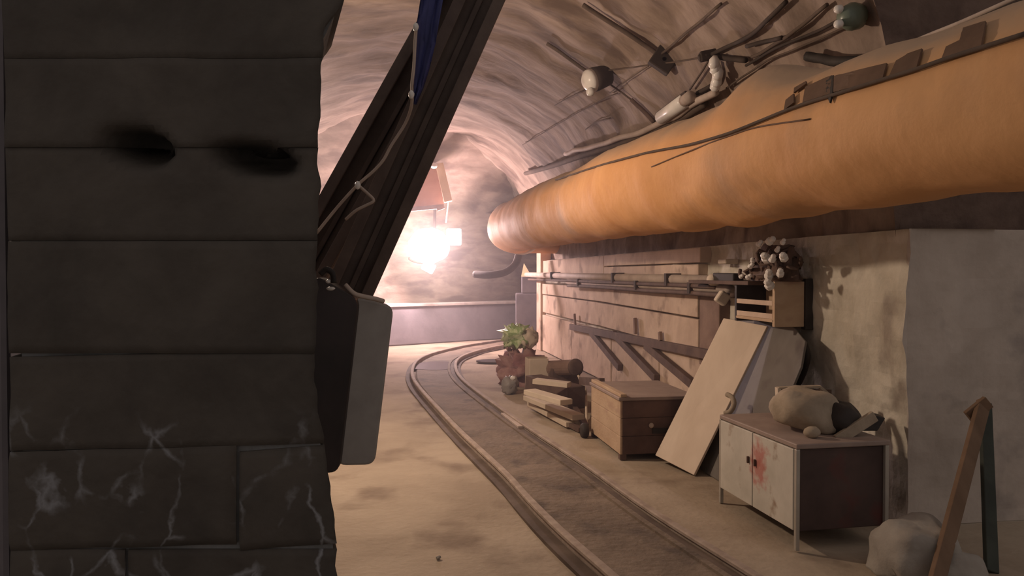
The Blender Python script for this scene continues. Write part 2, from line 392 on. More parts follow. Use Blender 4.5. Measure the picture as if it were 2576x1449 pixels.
# end faces
e0 = len(rw.v)
for j in range(n2 + 1): rw.v.append(tf(TE, VR + .5, ztop * j / n2))
for j in range(n2):
    a = n1 * m_ + j; rw.f.append([a, e0 + j, e0 + j + 1, a + 1])
wall_right = tag(obj('wall_right', rw, M['wall'], smooth=False, origin=tf(9, VR, 0)), 'pale plastered right wall of the tunnel', kind='structure')
# portal jamb facing the camera: lower concrete with ledge, dark rock above
jb = MB(); nv_, nz_ = 60, 24
for j in range(nz_ + 1):
    for i in range(nv_ + 1):
        v = lerp(VR, 7.0, (i / nv_) ** 1.5); z = ztop * j / nz_
        if i == 0: jb.v.append(rwp(jw, z)); continue
        edge = .05 * noise.noise(Vector((0, 3, z * 2.6))) + .02 * noise.noise(Vector((1, 3, z * 9))) if i == 0 else 0
        p = tf(4.0 + .03 * fb(Vector((v, 0, z)) * 1.6) + (.02 if i else .05), v + edge, z); jb.v.append(p)
for j in range(nz_):
    for i in range(nv_):
        a = j * (nv_ + 1) + i; jb.f.append([a, a + 1, a + nv_ + 2, a + nv_ + 1])
e0 = len(jb.v); top = nz_ * (nv_ + 1)
for i in range(nv_ + 1): jb.v.append(jb.v[top + i] + U * .5)
for i in range(nv_): jb.f.append([top + i, top + i + 1, e0 + i + 1, e0 + i])
tag(obj('wall_jamb', jb, M['jamb'], smooth=False), 'shaded concrete end of the right wall facing the camera', kind='structure')

pf = MB()     # portal face above, with the arch opening
AP = 2.90; prof = []
for i in range(41):
    a = math.pi * (i / 40); c = (A0 + AP) / 2; R = (AP - A0) / 2
    prof.append((c + R * math.cos(a) , ZS + (ZC - ZS) * math.sin(a)))
prof = [(AP + .04, 1.66), (AP + .01, 2.0)] + prof + [(A0, 1.2), (A0, 0)]
outer = []
for v, z in prof:
    c = (.3, 1.5); dv, dz = v - c[0], z - c[1]; k = 6.0 / max(abs(dv), abs(dz), .01)
    outer.append((c[0] + dv * k, max(0, c[1] + dz * k)))
nn = len(prof); K = 10
for r in range(K + 1):
    for i, ((v, z), (ov, oz)) in enumerate(zip(prof, outer)):
        x = (r / K) ** 1.4
        vv, zz = lerp(v, ov, x), lerp(z, oz, x)
        jit = .035 * noise.noise(Vector((vv * 3, 1, zz * 3))) if r == 0 else 0
        pf.v.append(tf(4.16 + .06 * noise.noise(Vector((vv, 0, zz)) * 1.3), vv + jit, zz + jit * .5))
for r in range(K):
    for i in range(nn - 1):
        a = r * nn + i; pf.f.append([a, a + 1, a + nn + 1, a + nn])
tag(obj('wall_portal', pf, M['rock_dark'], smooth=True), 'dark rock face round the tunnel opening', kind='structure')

# planks, boards and post on the right wall (children of the wall)
def on_wall(name, px0, py0, px1, py1, z0, z1, m, th=.03, gap=.04, ragged=0, label=None):
    a = W(px0, py0, VR - gap); b = W(px1, py1, VR - gap)
    t0, t1 = sorted((tv(a)[0], tv(b)[0]))
    mb = MB(); mb.obox(t0, t1, VR - gap - th, VR - gap, z0, z1)
    o = obj(name, mb, m, parent=wall_right, bevel=.006)
    if label: tag(o, label)
    return o
# panels t-limits from picture columns
tA = tv(W(1765, 680, VR - .06))[0]; tB = tv(W(1520, 680, VR - .06))[0]; tC = tv(W(1400, 680, VR - .06))[0]
def wb(name, t0, t1, z0, z1, m, v0=VR - .075, v1=VR + .04, tilt=0, label=None):
    mb = MB()
    mb.hexa([tf(t0, v0, z0), tf(t0, v1, z0), tf(t1, v1, z0 + tilt), tf(t1, v0, z0 + tilt), tf(t0, v0, z1), tf(t0, v1, z1), tf(t1, v1, z1 + tilt), tf(t1, v0, z1 + tilt)])
    o = obj(name, mb, m, parent=wall_right, bevel=.008)
    if label: tag(o, label)
    return o
wb('plank', tA, tB - .03, 1.56, 1.70, M['plank'])
wb('plank', tA + .05, tB - .03, 1.44, 1.545, M['plank'])
wb('plank', tB + .03, 14.3, 1.44, 1.70, M['plank'], v0=VR - .06)
wb('plank', tA, 9.9, 1.05, 1.27, M['plank'], v0=VR - .10, tilt=.03)
wb('plank', 9.93, 14.3, 1.08, 1.27, M['plank'], v0=VR - .075)
wb('plank', tA + .02, 10.4, .72, 1.03, M['plank'], v0=VR - .085, tilt=.03)
wb('plank', 10.43, 14.3, .74, 1.06, M['plank'], v0=VR - .065)
for a_, b_ in ((tA - .25, 7.9), (7.93, 9.7), (9.73, 11.9), (11.93, 14.3)):
    wb('panel', a_, b_, .02, .69, M['plank'], v0=VR - .07 - .01 * random.random())
wb('plank', 6.35, tA - .02, .62, 1.25, M['plank_brown'], v0=VR - .09, label='brown board painting the shelf shade at the end of the pale boards')  # darker brown board puts the shelf's shade into the wall colour
wb('post', 14.35, 14.75, 0, 1.86, M['plank'], v0=VR - .10, v1=VR + .1, label='square pale end post')
# dark rail with three dark diagonal bars
rl = MB(); p0 = W(1438, 822, VR - .10); p1 = W(1790, 893, VR - .10)
rl.beam(p0, p1, .09, .075, side=V)
obj('rail_timber', rl, M['plank_dark'], parent=wall_right, bevel=.006)
for (x0, y0, x1, y1) in ((1487, 835, 1560, 925), (1545, 840, 1652, 952), (1625, 868, 1745, 968)):
    s_ = MB(); s_.beam(W(x0, y0, VR - .11), W(x1, y1, VR - .11), .085, .06, side=V)
    obj('dark_diagonal', s_, M['plank_dark'], parent=wall_right, bevel=.006)
for (px, py, h) in ((1597, 800, 40), (1445, 790, 30), (1660, 835, 22)):
    s_ = MB(); s_.beam(W(px, py, VR - .12), W(px + 2, py + h, VR - .12), .05, .03, side=V)
    obj('peg', s_, M['plank_brown'], parent=wall_right)

# pipes along the wall
def pipe(name, x0, y0, x1, y1, r, m, label, v=VR - .17, group=None, cat='pipe'):
    mb = MB(); mb.tube([W(x0, y0, v), W(x1, y1, v)], r, 12)
    o = obj(name, mb, m, smooth=False); return tag(o, label, cat, group)
pp = thing('wall_pipe', W(1800, 708, VR - .16), 'upper pale pipe clamped along the right wall boards', 'pipe')
mb = MB(); mb.tube([W(1322, 691, VR - .16), W(1798, 706, VR - .16)], .048, 12); obj('tube', mb, M['pipe_pale'], parent=pp, smooth=True)
for px in (1400, 1560, 1700):
    c = W(px, lerp(691, 706, (px - 1322) / 476), VR - .12); mb = MB(); mb.obox(tv(c)[0] - .03, tv(c)[0] + .03, VR - .23, VR - .04, c.z - .06, c.z + .06); obj('clamp', mb, M['cable'], parent=pp)
pp = thing('wall_pipe', W(1830, 735, VR - .16), 'lower pale pipe clamped just under the first on the boards', 'pipe')
mb = MB(); mb.tube([W(1428, 708, VR - .16), W(1838, 728, VR - .16)], .040, 12); obj('tube', mb, M['pipe_pale'], parent=pp, smooth=True)
for px in (1470, 1620, 1760):
    c = W(px, lerp(708, 728, (px - 1428) / 410), VR - .12); mb = MB(); mb.obox(tv(c)[0] - .03, tv(c)[0] + .03, VR - .23, VR - .04, c.z - .05, c.z + .05); obj('clamp', mb, M['cable'], parent=pp)
for (x0, y0, x1, y1, lb) in ((1330, 703, 1800, 722, 'thin dark line for the shadow between the two wall pipes'), (1428, 718, 1850, 744, 'dark line for the shadow below the lower wall pipe')):
    mb = MB(); pts = [W(lerp(x0, x1, k / 8), lerp(y0, y1, k / 8) + random.uniform(-1, 1), VR - .20) for k in range(9)]
    mb.tube(smoothpath(pts, 3), .022, 6); tag(obj('pipe_shadow', mb, M['plank_dark'], smooth=True), lb, 'cable')  # dark tubes drawn as the shadow edges of the pale pipes

# ------------------------------------------------------------------ track
LR = [(1660, 1590), (1580, 1517), (1506, 1449), (1412, 1364), (1329, 1278), (1278, 1218), (1218, 1160), (1154, 1098), (1112, 1052), (1075, 1011), (1048, 978), (1036, 951), (1043, 923), (1066, 905), (1112, 890), (1168, 877), (1237, 866), (1290, 861)]
lp = [G(*p) for p in LR]
d0 = (lp[0] - lp[3]).normalized(); lp = [lp[0] + d0 * 2.6, lp[0] + d0 * 1.4, lp[0] + d0 * .5] + lp + [lp[-1] + Vector((3.5, 2.2, 0))]
ctrL = smoothpath(lp, 5)
for _ in range(3): ctrL = [ctrL[0]] + [(ctrL[i - 1] + ctrL[i] * 2 + ctrL[i + 1]) / 4 for i in range(1, len(ctrL) - 1)] + [ctrL[-1]]
def offset(path, d):
    out = []
    for i, p in enumerate(path):
        t = (path[min(i + 1, len(path) - 1)] - path[max(i - 1, 0)]).normalized(); n = Vector((t.y, -t.x, 0)); out.append(p + n * d)
    for _ in range(6): out = [out[0]] + [(out[i - 1] + out[i] * 2 + out[i + 1]) / 4 for i in range(1, len(out) - 1)] + [out[-1]]
    return out
GAUGE = .63
ctrR = offset(ctrL, GAUGE)
def strip(path, prof):       # prof: (lateral offset, z) closed loop
    mb = MB(); n = len(prof)
    for i, p in enumerate(path):
        t = (path[min(i + 1, len(path) - 1)] - path[max(i - 1, 0)]).normalized(); nn_ = Vector((t.y, -t.x, 0))
        for (a, z) in prof: mb.v.append(p + nn_ * a + Z * z)
    for i in range(len(path) - 1):
        for k in range(n):
            a = i * n + k; b = i * n + (k + 1) % n; mb.f.append([a, b, b + n, a + n])
    mb.f.append(list(reversed(range(n)))); mb.f.append(list(range(len(mb.v) - n, len(mb.v)))); return mb
track = thing('rail_track', (0, 6, 0), 'narrow gauge mine track curving to the right past the clutter', 'rail track')
RP = [(-.010, 0), (.010, 0), (.010, .045), (.024, .052), (.024, .066), (.016, .072), (-.016, .072), (-.024, .066), (-.024, .052), (-.010, .045)]
obj('rail', strip(ctrL, RP), M['rail'], parent=track)
obj('rail', strip(ctrR, RP), M['rail'], parent=track)
# dirt bed between the rails and the dark groove lines beside them
mid = offset(ctrL, GAUGE / 2); bd = strip(mid, [(-.27, .012), (.25, .012), (.23, .030), (-.25, .030)])
for p in bd.v: p.z += .008 * noise.noise(p * 2.5) if p.z > .02 else 0
obj('track_bed', bd, M['bed'], parent=track)
gr = offset(ctrL, GAUGE - .10); obj('guard_strip', strip(gr, [(-.022, .012), (.022, .012), (.018, .044), (-.018, .044)]), M['bed'], parent=track)
lb = offset(ctrL, -.055); obj('groove', strip(lb, [(-.04, -.01), (.04, -.01), (.04, .014), (-.04, .014)]), M['groove'], parent=track)
lb = offset(ctrL, GAUGE + .05); obj('groove', strip(lb, [(-.028, -.01), (.028, -.01), (.028, .014), (-.028, .014)]), M['groove'], parent=track)
lb = offset(ctrL, GAUGE - .05); obj('groove', strip(lb, [(-.025, .01), (.025, .01), (.025, .036), (-.025, .036)]), M['groove'], parent=track)
# puddles
def puddle(px, py, rx, ry, label, h=.034):
    c = G(px, py, .0); mb = MB(); n = 24
    ring = [c + Vector((math.cos(2 * math.pi * k / n) * rx, math.sin(2 * math.pi * k / n) * ry, .034)) * (1) for k in range(n)]
    ring = [c + (p - c) * (1 + .25 * noise.noise(p * 3)) for p in ring]
    for p in ring: p.z = .034
    mb.add([p - Z * .02 for p in ring] + ring, [tuple(range(n, 2 * n))] + [(k, (k + 1) % n, n + (k + 1) % n, n + k) for k in range(n)])
    return tag(obj('puddle', mb, M['puddle']), label, 'puddle')
puddle(1095, 925, .38, .55, 'shiny wet patch between the rails at the bend')
puddle(1240, 912, .26, .22, 'shiny puddle beside the inner rail near the green bag')
ml = MB(); ml.beam(G(1268, 1044, .03), G(1312, 1078, .03), .07, .05, side=Z); tag(obj('rail_sheen', ml, M['pipe_pale'], bevel=.005), 'short pale strip for the bright sheen of the right rail', 'sheen strip')  # pale strip painting the bright patch of the right rail

# ------------------------------------------------------------------ duct
def duct_frame(i, n):
    """centre, radius at path parameter"""
    return None
DK = [(1.0, 15.0, 7.6), (2.2, 15.4, 7.9), (3.0, 16.4, 8.4), (4.0, 17.4, 9.4), (5.0, 18.2, 10.0), (7.0, 19.4, 10.3), (10.0, 20.6, 10.8), (13.2, 21.3, 11.0)]
dpts = []; LD = 2.07
for k in range(90):
    t = lerp(.7, 13.0, k / 89)
    th = math.radians(interp([(a, b) for a, b, c in DK], t)); hf = math.radians(interp([(a, c) for a, b, c in DK], t))
    h = LD * math.tan(th); r = math.hypot(LD, h) * math.sin(hf)
    lat = LD + .02 * math.sin(t * 1.7)
    dpts.append((tf(t, lat, CAM.z + h), r))
last, rl_ = dpts[-1]
for k in range(1, 22):                 # bend to the right round the corner
    a = math.radians(min(k * 4.6, 75)); R = 1.05
    c = last + V * R
    p = c - V * R * math.cos(a) + U * R * math.sin(a)
    if k * 4.6 > 75: p = c - V * R * math.cos(a) + U * R * math.sin(a) + (V * math.sin(a) + U * math.cos(a)) * (k - 16) * .25
    dpts.append((p, rl_))
NR = 40; dv = []; df = []
for i, (p, r) in enumerate(dpts):
    d = (dpts[min(i + 1, len(dpts) - 1)][0] - dpts[max(i - 1, 0)][0]).normalized(); x = d.cross(Z).normalized(); y = x.cross(d)
    t = tv(p)[0]
    for k in range(NR):
        a = 2 * math.pi * k / NR; q = p + (x * math.cos(a) + y * math.sin(a)) * r
        wr = .018 * noise.noise(q * 2.3) + .008 * noise.noise(Vector((q.x * 7, q.y * 2.2, q.z * 7)))
        hoop = (t % 1.15)
        wr += .010 * math.exp(-((hoop - .5) / .05) ** 2)
        if t < 5: wr += .015 * noise.noise(Vector((t * 2.2, a * 2.5, 4)))
        # sagging lower pleats
        if math.sin(a) < -.5 and t < 6: wr += .010 * math.sin(t * 9 + math.sin(t * 3)) * (-.5 - math.sin(a)) * 2 * .6
        # lifted fold on the top where the strap holds it (seen at the joint)
        g = math.exp(-((t - 3.86) / .34) ** 2) * max(0, math.sin(a - .15)) ** 4 * .10
        dv.append(q + (q - p).normalized() * (wr + g))
for i in range(len(dpts) - 1):
    for k in range(NR):
        a = i * NR + k; b = i * NR + (k + 1) % NR; df.append([a, a + NR, b + NR, b])
db = MB(); db.add(dv, df)
duct = tag(obj('ventilation_duct', db, M['duct'], smooth=True, origin=tf(6, LD, 1.6)), 'big orange fabric ventilation duct hanging along the right wall', 'duct')
dbv = BVHTree.FromPolygons(db.v, db.f)
def on(tree, px, py, off=.03, far=None):
    d = ray(px, py); h = tree.ray_cast(CAM, d.normalized())
    if h[0] is None: return far if far is not None else D(px, py, 9.0)
    n = h[1] if h[1].dot(d) < 0 else -h[1]
    return h[0] + n * off
def cable_on(name, tree, pts, r, m, label, cat='cable', group=None, off=.03, parent=None, n=7, dense=5):
    P = []
    for (x0, y0), (x1, y1) in zip(pts, pts[1:]):
        for k in range(dense): P.append(on(tree, lerp(x0, x1, k / dense), lerp(y0, y1, k / dense), off))
    P.append(on(tree, *pts[-1], off))
    for _ in range(2): P = [P[0]] + [(P[i - 1] + P[i] * 2 + P[i + 1]) / 4 for i in range(1, len(P) - 1)] + [P[-1]]
    mb = MB(); mb.tube(P, r, n); o = obj(name, mb, m, parent=parent, smooth=True)
    return tag(o, label, cat, group) if parent is None else o
# seam line and cable along the duct
cable_on('duct_cable', dbv, [(1400, 455), (1520, 415), (1638, 384), (1743, 365), (1844, 336), (1971, 286), (2035, 263), (2098, 244), (2231, 203), (2314, 178), (2397, 149), (2500, 118), (2590, 90)], .008, M['cable_soft'], 'thin cable running along the side of the orange duct', 'cable', off=.014)
cable_on('duct_cable', dbv, [(1640, 420), (1700, 395), (1800, 355), (1900, 320), (2040, 300)], .004, M['duct_dark'], 'faint cord lying lower on the orange duct', 'cord', off=.004)
# dark brown patches painting the strap and cable shadow on the duct
def flap(poly, m, label=None, off=.012):  # lays a dark shadow patch on the duct
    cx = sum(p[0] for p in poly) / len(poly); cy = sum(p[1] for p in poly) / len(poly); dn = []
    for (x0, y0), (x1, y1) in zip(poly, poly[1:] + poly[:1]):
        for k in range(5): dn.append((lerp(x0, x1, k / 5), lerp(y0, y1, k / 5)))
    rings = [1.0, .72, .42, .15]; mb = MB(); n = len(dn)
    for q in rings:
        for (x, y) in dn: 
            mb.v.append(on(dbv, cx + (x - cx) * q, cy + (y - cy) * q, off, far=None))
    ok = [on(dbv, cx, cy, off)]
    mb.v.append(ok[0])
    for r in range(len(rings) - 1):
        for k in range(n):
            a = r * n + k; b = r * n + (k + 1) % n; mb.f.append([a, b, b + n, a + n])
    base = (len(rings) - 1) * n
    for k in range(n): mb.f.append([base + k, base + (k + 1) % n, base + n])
    o = obj('shadow_patch', mb, m, parent=duct)
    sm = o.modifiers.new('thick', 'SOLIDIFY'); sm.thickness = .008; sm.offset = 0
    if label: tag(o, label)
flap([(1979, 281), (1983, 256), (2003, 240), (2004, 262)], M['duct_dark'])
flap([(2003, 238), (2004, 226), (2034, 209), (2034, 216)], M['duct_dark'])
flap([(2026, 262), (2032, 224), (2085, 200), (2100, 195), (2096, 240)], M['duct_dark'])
flap([(2085, 203), (2104, 195), (2103, 235), (2096, 262), (2086, 236)], M['black'], 'black hook shaped shadow patch')
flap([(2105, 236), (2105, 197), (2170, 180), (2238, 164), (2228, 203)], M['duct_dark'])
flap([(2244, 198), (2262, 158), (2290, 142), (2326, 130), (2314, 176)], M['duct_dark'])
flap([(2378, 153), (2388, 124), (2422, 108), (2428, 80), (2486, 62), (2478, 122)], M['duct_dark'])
# cream ring at the far bend, painting the lit rim of the duct
lastp, rr = dpts[98]; d_ = (dpts[99][0] - dpts[97][0]).normalized(); cb = MB()
cb.lathe(lastp, [(rr + .012, -.06), (rr + .03, -.05), (rr + .03, .05), (rr + .012, .06)], 40, axis=d_); obj('lit_rim', cb, M['cream'], parent=duct, smooth=True)

# ------------------------------------------------------------------ cables on the vault
CB = [
 ([(1473, 0), (1536, 41), (1603, 86), (1670, 137)], .034, 'thick dark strap crossing the vault to the bolt plate', 'cable_soft'),
 ([(1825, 0), (1749, 63), (1676, 127)], .018, 'dark wire running up from the bolt plate to the frame top', 'cable_soft'),
 ([(1540, 168), (1622, 159), (1717, 148), (1790, 133)], .012, 'thin wire from the white junction lamp to the cable knot', 'cable_soft'),
 ([(1800, 130), (1851, 102), (1895, 83), (1940, 41), (1990, -4)], .026, 'dark cable rising from the cable knot to the frame top', 'cable'),
 ([(1806, 137), (1838, 140), (1889, 143)], .034, 'short thick dark cable end beside the hanging insulators', 'cable'),
 ([(1905, 133), (1940, 120), (1990, 86), (2035, 54), (2098, 4)], .020, 'dark cable running between the vault plates above the duct', 'cable_soft'),
 ([(1889, 155), (1987, 102), (2083, 67), (2130, 44), (2150, 30)], .017, 'dark cable ending at the green insulator', 'cable'),
 ([(1889, 107), (1935, 95), (1981, 85)], .024, 'short dark bar fixed on the vault above the duct', 'cable'),
 ([(1798, 137), (1775, 175), (1745, 217)], .014, 'thin cable hanging from the knot to the white tube lamp', 'cable_soft'),
 ([(1813, 150), (1817, 175), (1810, 200), (1790, 215), (1765, 228)], .030, 'drooping black cable loop beside the tube lamp', 'cable'),
 ([(1596, 243), (1625, 270), (1654, 302)], .036, 'dark bar slanting down to the pale conduit', 'plank_dark'),
 ([(1380, 100), (1420, 125), (1473, 165), (1500, 178)], .030, 'brown strap from the left up to the white junction lamp', 'cable_soft'),
 ([(1530, 195), (1565, 220), (1597, 244)], .016, 'short brown strap right below the junction lamp', 'cable_soft'),
 ([(1840, 215), (1876, 190), (1930, 150), (2000, 120), (2090, 85), (2200, 40)], .012, 'long thin wire just above the top of the duct', 'cable_soft'),
 ([(1540, 225), (1600, 185), (1640, 160)], .008, 'faint thin wire right of the junction lamp', 'cable_soft'),
 ([(1480, 215), (1430, 240), (1400, 258)], .010, 'faint wire left below the junction lamp', 'cable_soft'),
 ([(1320, 360), (1400, 310), (1480, 265), (1560, 225)], .010, 'thin wire sloping across the lower vault', 'cable_soft'),
 ([(1540, 290), (1500, 300), (1480, 320)], .012, 'short wire over the lower vault patch', 'cable_soft'),
]
for pts, r, lb_, mm in CB: cable_on('vault_cable', bvh, pts, r * .68, M[mm], lb_, off=.05)
cable_on('conduit', bvh, [(1440, 378), (1473, 369), (1546, 352), (1606, 330), (1670, 302), (1701, 282), (1781, 238), (1830, 215)], .034, M['pipe_pale'], 'pale bent conduit running along the vault above the duct', 'pipe', off=.12)
cable_on('vault_cable', bvh, [(1330, 430), (1480, 385), (1560, 362), (1640, 330), (1700, 302), (1790, 250)], .040, M['cable_soft'], 'thick dark cable just under the pale conduit', off=.08)
cable_on('vault_cable', bvh, [(1700, 275), (1740, 262), (1790, 236)], .040, M['cable'], 'black cable bundle beneath the white tube lamp', off=.10)
# cables lying along above the near duct
cable_on('vault_cable', bvh, [(2053, 128), (2110, 136), (2148, 141), (2215, 146), (2260, 150)], .034, M['black'], 'thick black cable jutting out above the duct at the portal edge', off=.10)
P_ = [D(2110, 186, 4.35), D(2144, 166, 4.2), D(2252, 124, 3.9), D(2330, 91, 3.6), D(2413, 58, 3.3), D(2500, 20, 3.05), D(2590, -20, 2.9)]
mb = MB(); mb.tube(smoothpath(P_, 5), .010, 7); tag(obj('overhead_cable', mb, M['pipe_pale'], smooth=True), 'upper pale cable stretched above the near duct', 'cable')
P_ = [D(2115, 200, 4.35), D(2200, 160, 4.1), D(2330, 108, 3.6), D(2413, 78, 3.3), D(2500, 35, 3.05), D(2590, -5, 2.9)]
mb = MB(); mb.tube(smoothpath(P_, 5), .014, 7); tag(obj('overhead_cable', mb, M['cable'], smooth=True), 'lower dark cable stretched above the near duct', 'cable')

# bolt plate, lamps, insulators on the vault
c = on(bvh, 1679, 144, .05); mb = MB(); mb.box(c, .22, .10, .2, Matrix.Rotation(.6, 3, 'Y')); mb.lathe(c + Vector((0, -.02, 0)), [(.05, -.10), (.05, .02), (.02, .03)], 10, axis=Vector((0, -1, 0)))
tag(obj('bolt_plate', mb, M['cable'], bevel=.01), 'dark bolt plate where the straps meet on the vault', 'bolt plate')
c = on(bvh, 1797, 131, .05); mb = MB(); mb.box(c, .17, .08, .08, Matrix.Rotation(-.2, 3, 'Y')); mb.lathe(c, [(.03, -.10), (.045, -.04), (.045, .06), (.02, .10)], 8, axis=Vector((1, 0, .3)))
tag(obj('cable_clamp', mb, M['cable'], bevel=.01), 'dark clamp knot holding several vault cables', 'clamp')
# junction lamp (dark back, white face)
c = on(bvh, 1520, 170, .16); jl = thing('junction_lamp', c, 'small lamp with white round face and dark housing on the vault', 'lamp')
ax = Vector((-.85, -.35, -.35)).normalized(); k_ = c.y / F
mb = MB(); mb.lathe(c, [(.02, -.20), (.11, -.16), (.13, 0), (.13, .05)], 14, axis=ax); obj('housing', mb, M['cable'], parent=jl, smooth=True)
mb = MB(); mb.lathe(c + ax * .05, [(.13, 0), (.12, .05), (.07, .09), (.0, .10)], 14, axis=ax); obj('globe', mb, M['white'], parent=jl, smooth=True)
mb = MB(); mb.lathe(c + ax * .07 + Vector((0, -.05, -.13)), [(.03, -.03), (.05, 0), (.03, .04), (0, .05)], 10, axis=ax); obj('glass_drop', mb, M['white'], parent=jl, smooth=True)
# green glass insulator with two white bells
c = on(bvh, 2168, 32, .10); gi = thing('green_insulator', c, 'grey green insulator with two white bells near the portal edge', 'insulator')
ax = Vector((-.9, -.3, -.1)).normalized()
mb = MB(); mb.lathe(c, [(.02, -.09), (.075, -.06), (.085, 0), (.06, .06), (.03, .08)], 14, axis=ax); obj('body', mb, M['glass'], parent=gi, smooth=True)
for dz in (.045, -.045):
    mb = MB(); mb.lathe(c + ax * .085 + Z * dz, [(.015, -.02), (.028, 0), (.022, .03), (0, .035)], 10, axis=ax); obj('bell', mb, M['white'], parent=gi, smooth=True)
# string of small white insulators
ic = thing('insulator_string', on(bvh, 1828, 170, .08), 'short hanging string of white porcelain beads beside a black cable', 'insulator')
for (px, py) in ((1824, 143), (1828, 156), (1834, 169), (1833, 182), (1829, 194)):
    c = on(bvh, px, py, .12); mb = MB(); mb.lathe(c, [(.02, -.055), (.045, -.03), (.045, .02), (.02, .055)], 10, axis=Vector((.15, 0, 1))); obj('bead', mb, M['white'], parent=ic, smooth=True)
# white tube lamp
a = on(bvh, 1692, 272, .16); b = on(bvh, 1768, 216, .16); tl = thing('tube_lamp', (a + b) / 2, 'unlit white tube lamp fixed along the vault over the duct', 'lamp')
mb = MB(); mb.tube([a, lerp(a, b, .04), lerp(a, b, .8), lerp(a, b, .82)], [.02, .07, .07, .04], 12); obj('tube', mb, M['white'], parent=tl, smooth=True)
mb = MB(); mb.tube([lerp(a, b, .82), b], .055, 10); obj('end_cap', mb, M['pipe_pale'], parent=tl, smooth=True)
mb = MB(); mb.beam(a + Z * .05 + U * .06, b + Z * .05 + U * .06, .06, .03); obj('bracket', mb, M['cable'], parent=tl)

# ------------------------------------------------------------------ far lamp cluster and things near it
lf = thing('floodlight', LAMP_FAR, 'blazing white floodlight cluster hung before the far wall', 'lamp')
mb = MB(); mb.blob(LAMP_FAR + Vector((-.08, -.05, 0)), .42, .12, .36, .12, 3); obj('glowing_globe', mb, M['lampglow'], parent=lf, smooth=True)
c = D(1142, 596, 15.85); mb = MB(); mb.box(c, .30, .08, .34); obj('glowing_panel', mb, M['lampglow'], parent=lf, bevel=.03)
c = D(1078, 672, 15.85); mb = MB(); mb.box(c, .26, .08, .20, Matrix.Rotation(.5, 3, 'Y')); obj('lower_panel', mb, M['lampglow'], parent=lf, bevel=.03)
mb = MB(); mb.tube([LAMP_FAR + Vector((0, .10, 0)), LAMP_FAR + Vector((0, .35, .2)), LAMP_FAR + Vector((0, .42, 1.2))], .03, 8); obj('bracket', mb, M['cable'], parent=lf)
cable_on('lamp_cable', fbv, [(1010, 650), (1040, 657), (1062, 662)], .02, M['cable_soft'], 'short dark cable left below the floodlight', off=.3)
mb = MB(); a = D(1000, 525, 15.6); b = D(1116, 516, 15.6); a2 = D(1000, 405, 15.7); b2 = D(1100, 412, 15.7)
mb.hexa([a, b, b + Vector((0, .1, 0)), a + Vector((0, .1, 0)), a2, b2, b2 + Vector((0, .1, 0)), a2 + Vector((0, .1, 0))]); tag(obj('salmon_sign', mb, M['orange_box'], bevel=.01), 'salmon red board hung above the floodlight', 'board')
mb = MB(); mb.beam(D(1100, 528, 15.5), D(1118, 521, 15.5), .05, .05); mb.beam(D(990, 531, 15.55), D(1117, 519, 15.55), .10, .08); tag(obj('cross_bar', mb, M['plank_brown']), 'brown bar along the lower edge of the salmon board', 'bar')
mb = MB(); mb.beam(D(1128, 508, 15.4), D(1105, 412, 15.5), .16, .08); tag(obj('cream_post', mb, M['pole'], bevel=.01), 'cream slanting pole above the floodlight', 'pole')
mb = MB(); mb.tube([D(1128, 508, 15.4), D(1122, 560, 15.6)], .015, 6); tag(obj('hanging_rod', mb, M['pole']), 'thin pale rod hanging from the cream pole', 'rod')
mb = MB(); mb.blob(D(1092, 417, 15.3), .07, .07, .06); tag(obj('white_insulator', mb, M['white'], smooth=True), 'single white knob at the top of the salmon board', 'insulator')
mb = MB(); P_ = [D(1195, 690, 14.6), D(1230, 692, 14.3), D(1270, 685, 14.2), D(1296, 665, 14.2), D(1305, 640, 14.3)]
mb.tube(smoothpath(P_, 5), .07, 8); tag(obj('hanging_hose', mb, M['cable'], smooth=True), 'dark hose looping under the far end of the duct', 'hose')

# ------------------------------------------------------------------ steel props
def channel(name, top, bot, width, flange, lip, m, label, face):
    """C section leg: web away from camera, flanges, lips; 3 parts"""
    d = (top - bot).normalized(); x = d.cross(face).normalized(); y = x.cross(d).normalized()   # y towards camera-ish
    if y.dot(CAM - bot) < 0: y = -y
    t = thing(name, bot, label, 'prop')
    def slab(x0, x1, y0, y1, nm, mm=m):
        mb = MB(); P = []
        for e in (bot, top): P += [e + x * x0 + y * y0, e + x * x1 + y * y0, e + x * x1 + y * y1, e + x * x0 + y * y1]
        mb.hexa(P); obj(nm, mb, mm, parent=t, bevel=.004)
    h = width / 2
    slab(-h, h, -.012, .012, 'web')
    slab(-h, -h + .016, .012, flange, 'flange'); slab(h - .016, h, .012, flange, 'flange')
    slab(-h, -h + lip, flange, flange + .014, 'lip'); slab(h - lip, h, flange, flange + .014, 'lip')
    slab(-.012, .012, .012, flange * .5, 'rib')
    return t
def at_floor(pt, direction):
    return pt - direction * (pt.z / direction.z)
YR, YL = 3.15, 3.45
t1 = D(1208, 0, YR); b1 = D(875, 745, YR); dr = (t1 - b1).normalized()
channel('steel_prop', t1 + dr * .9, at_floor(b1, dr), .185, .06, .045, M['steel'], 'right rusty steel channel prop leaning beside the block pillar', Vector((.15, -1, 0)))
t1 = D(1165, -10, YL); b1 = D(868, 520, YL); dr = (t1 - b1).normalized()
channel('steel_prop', t1 + dr * .9, at_floor(b1, dr), .205, .06, .05, M['steel'], 'left rusty steel prop behind the other, partly covered by blue cloth', Vector((-.1, -1, 0)))
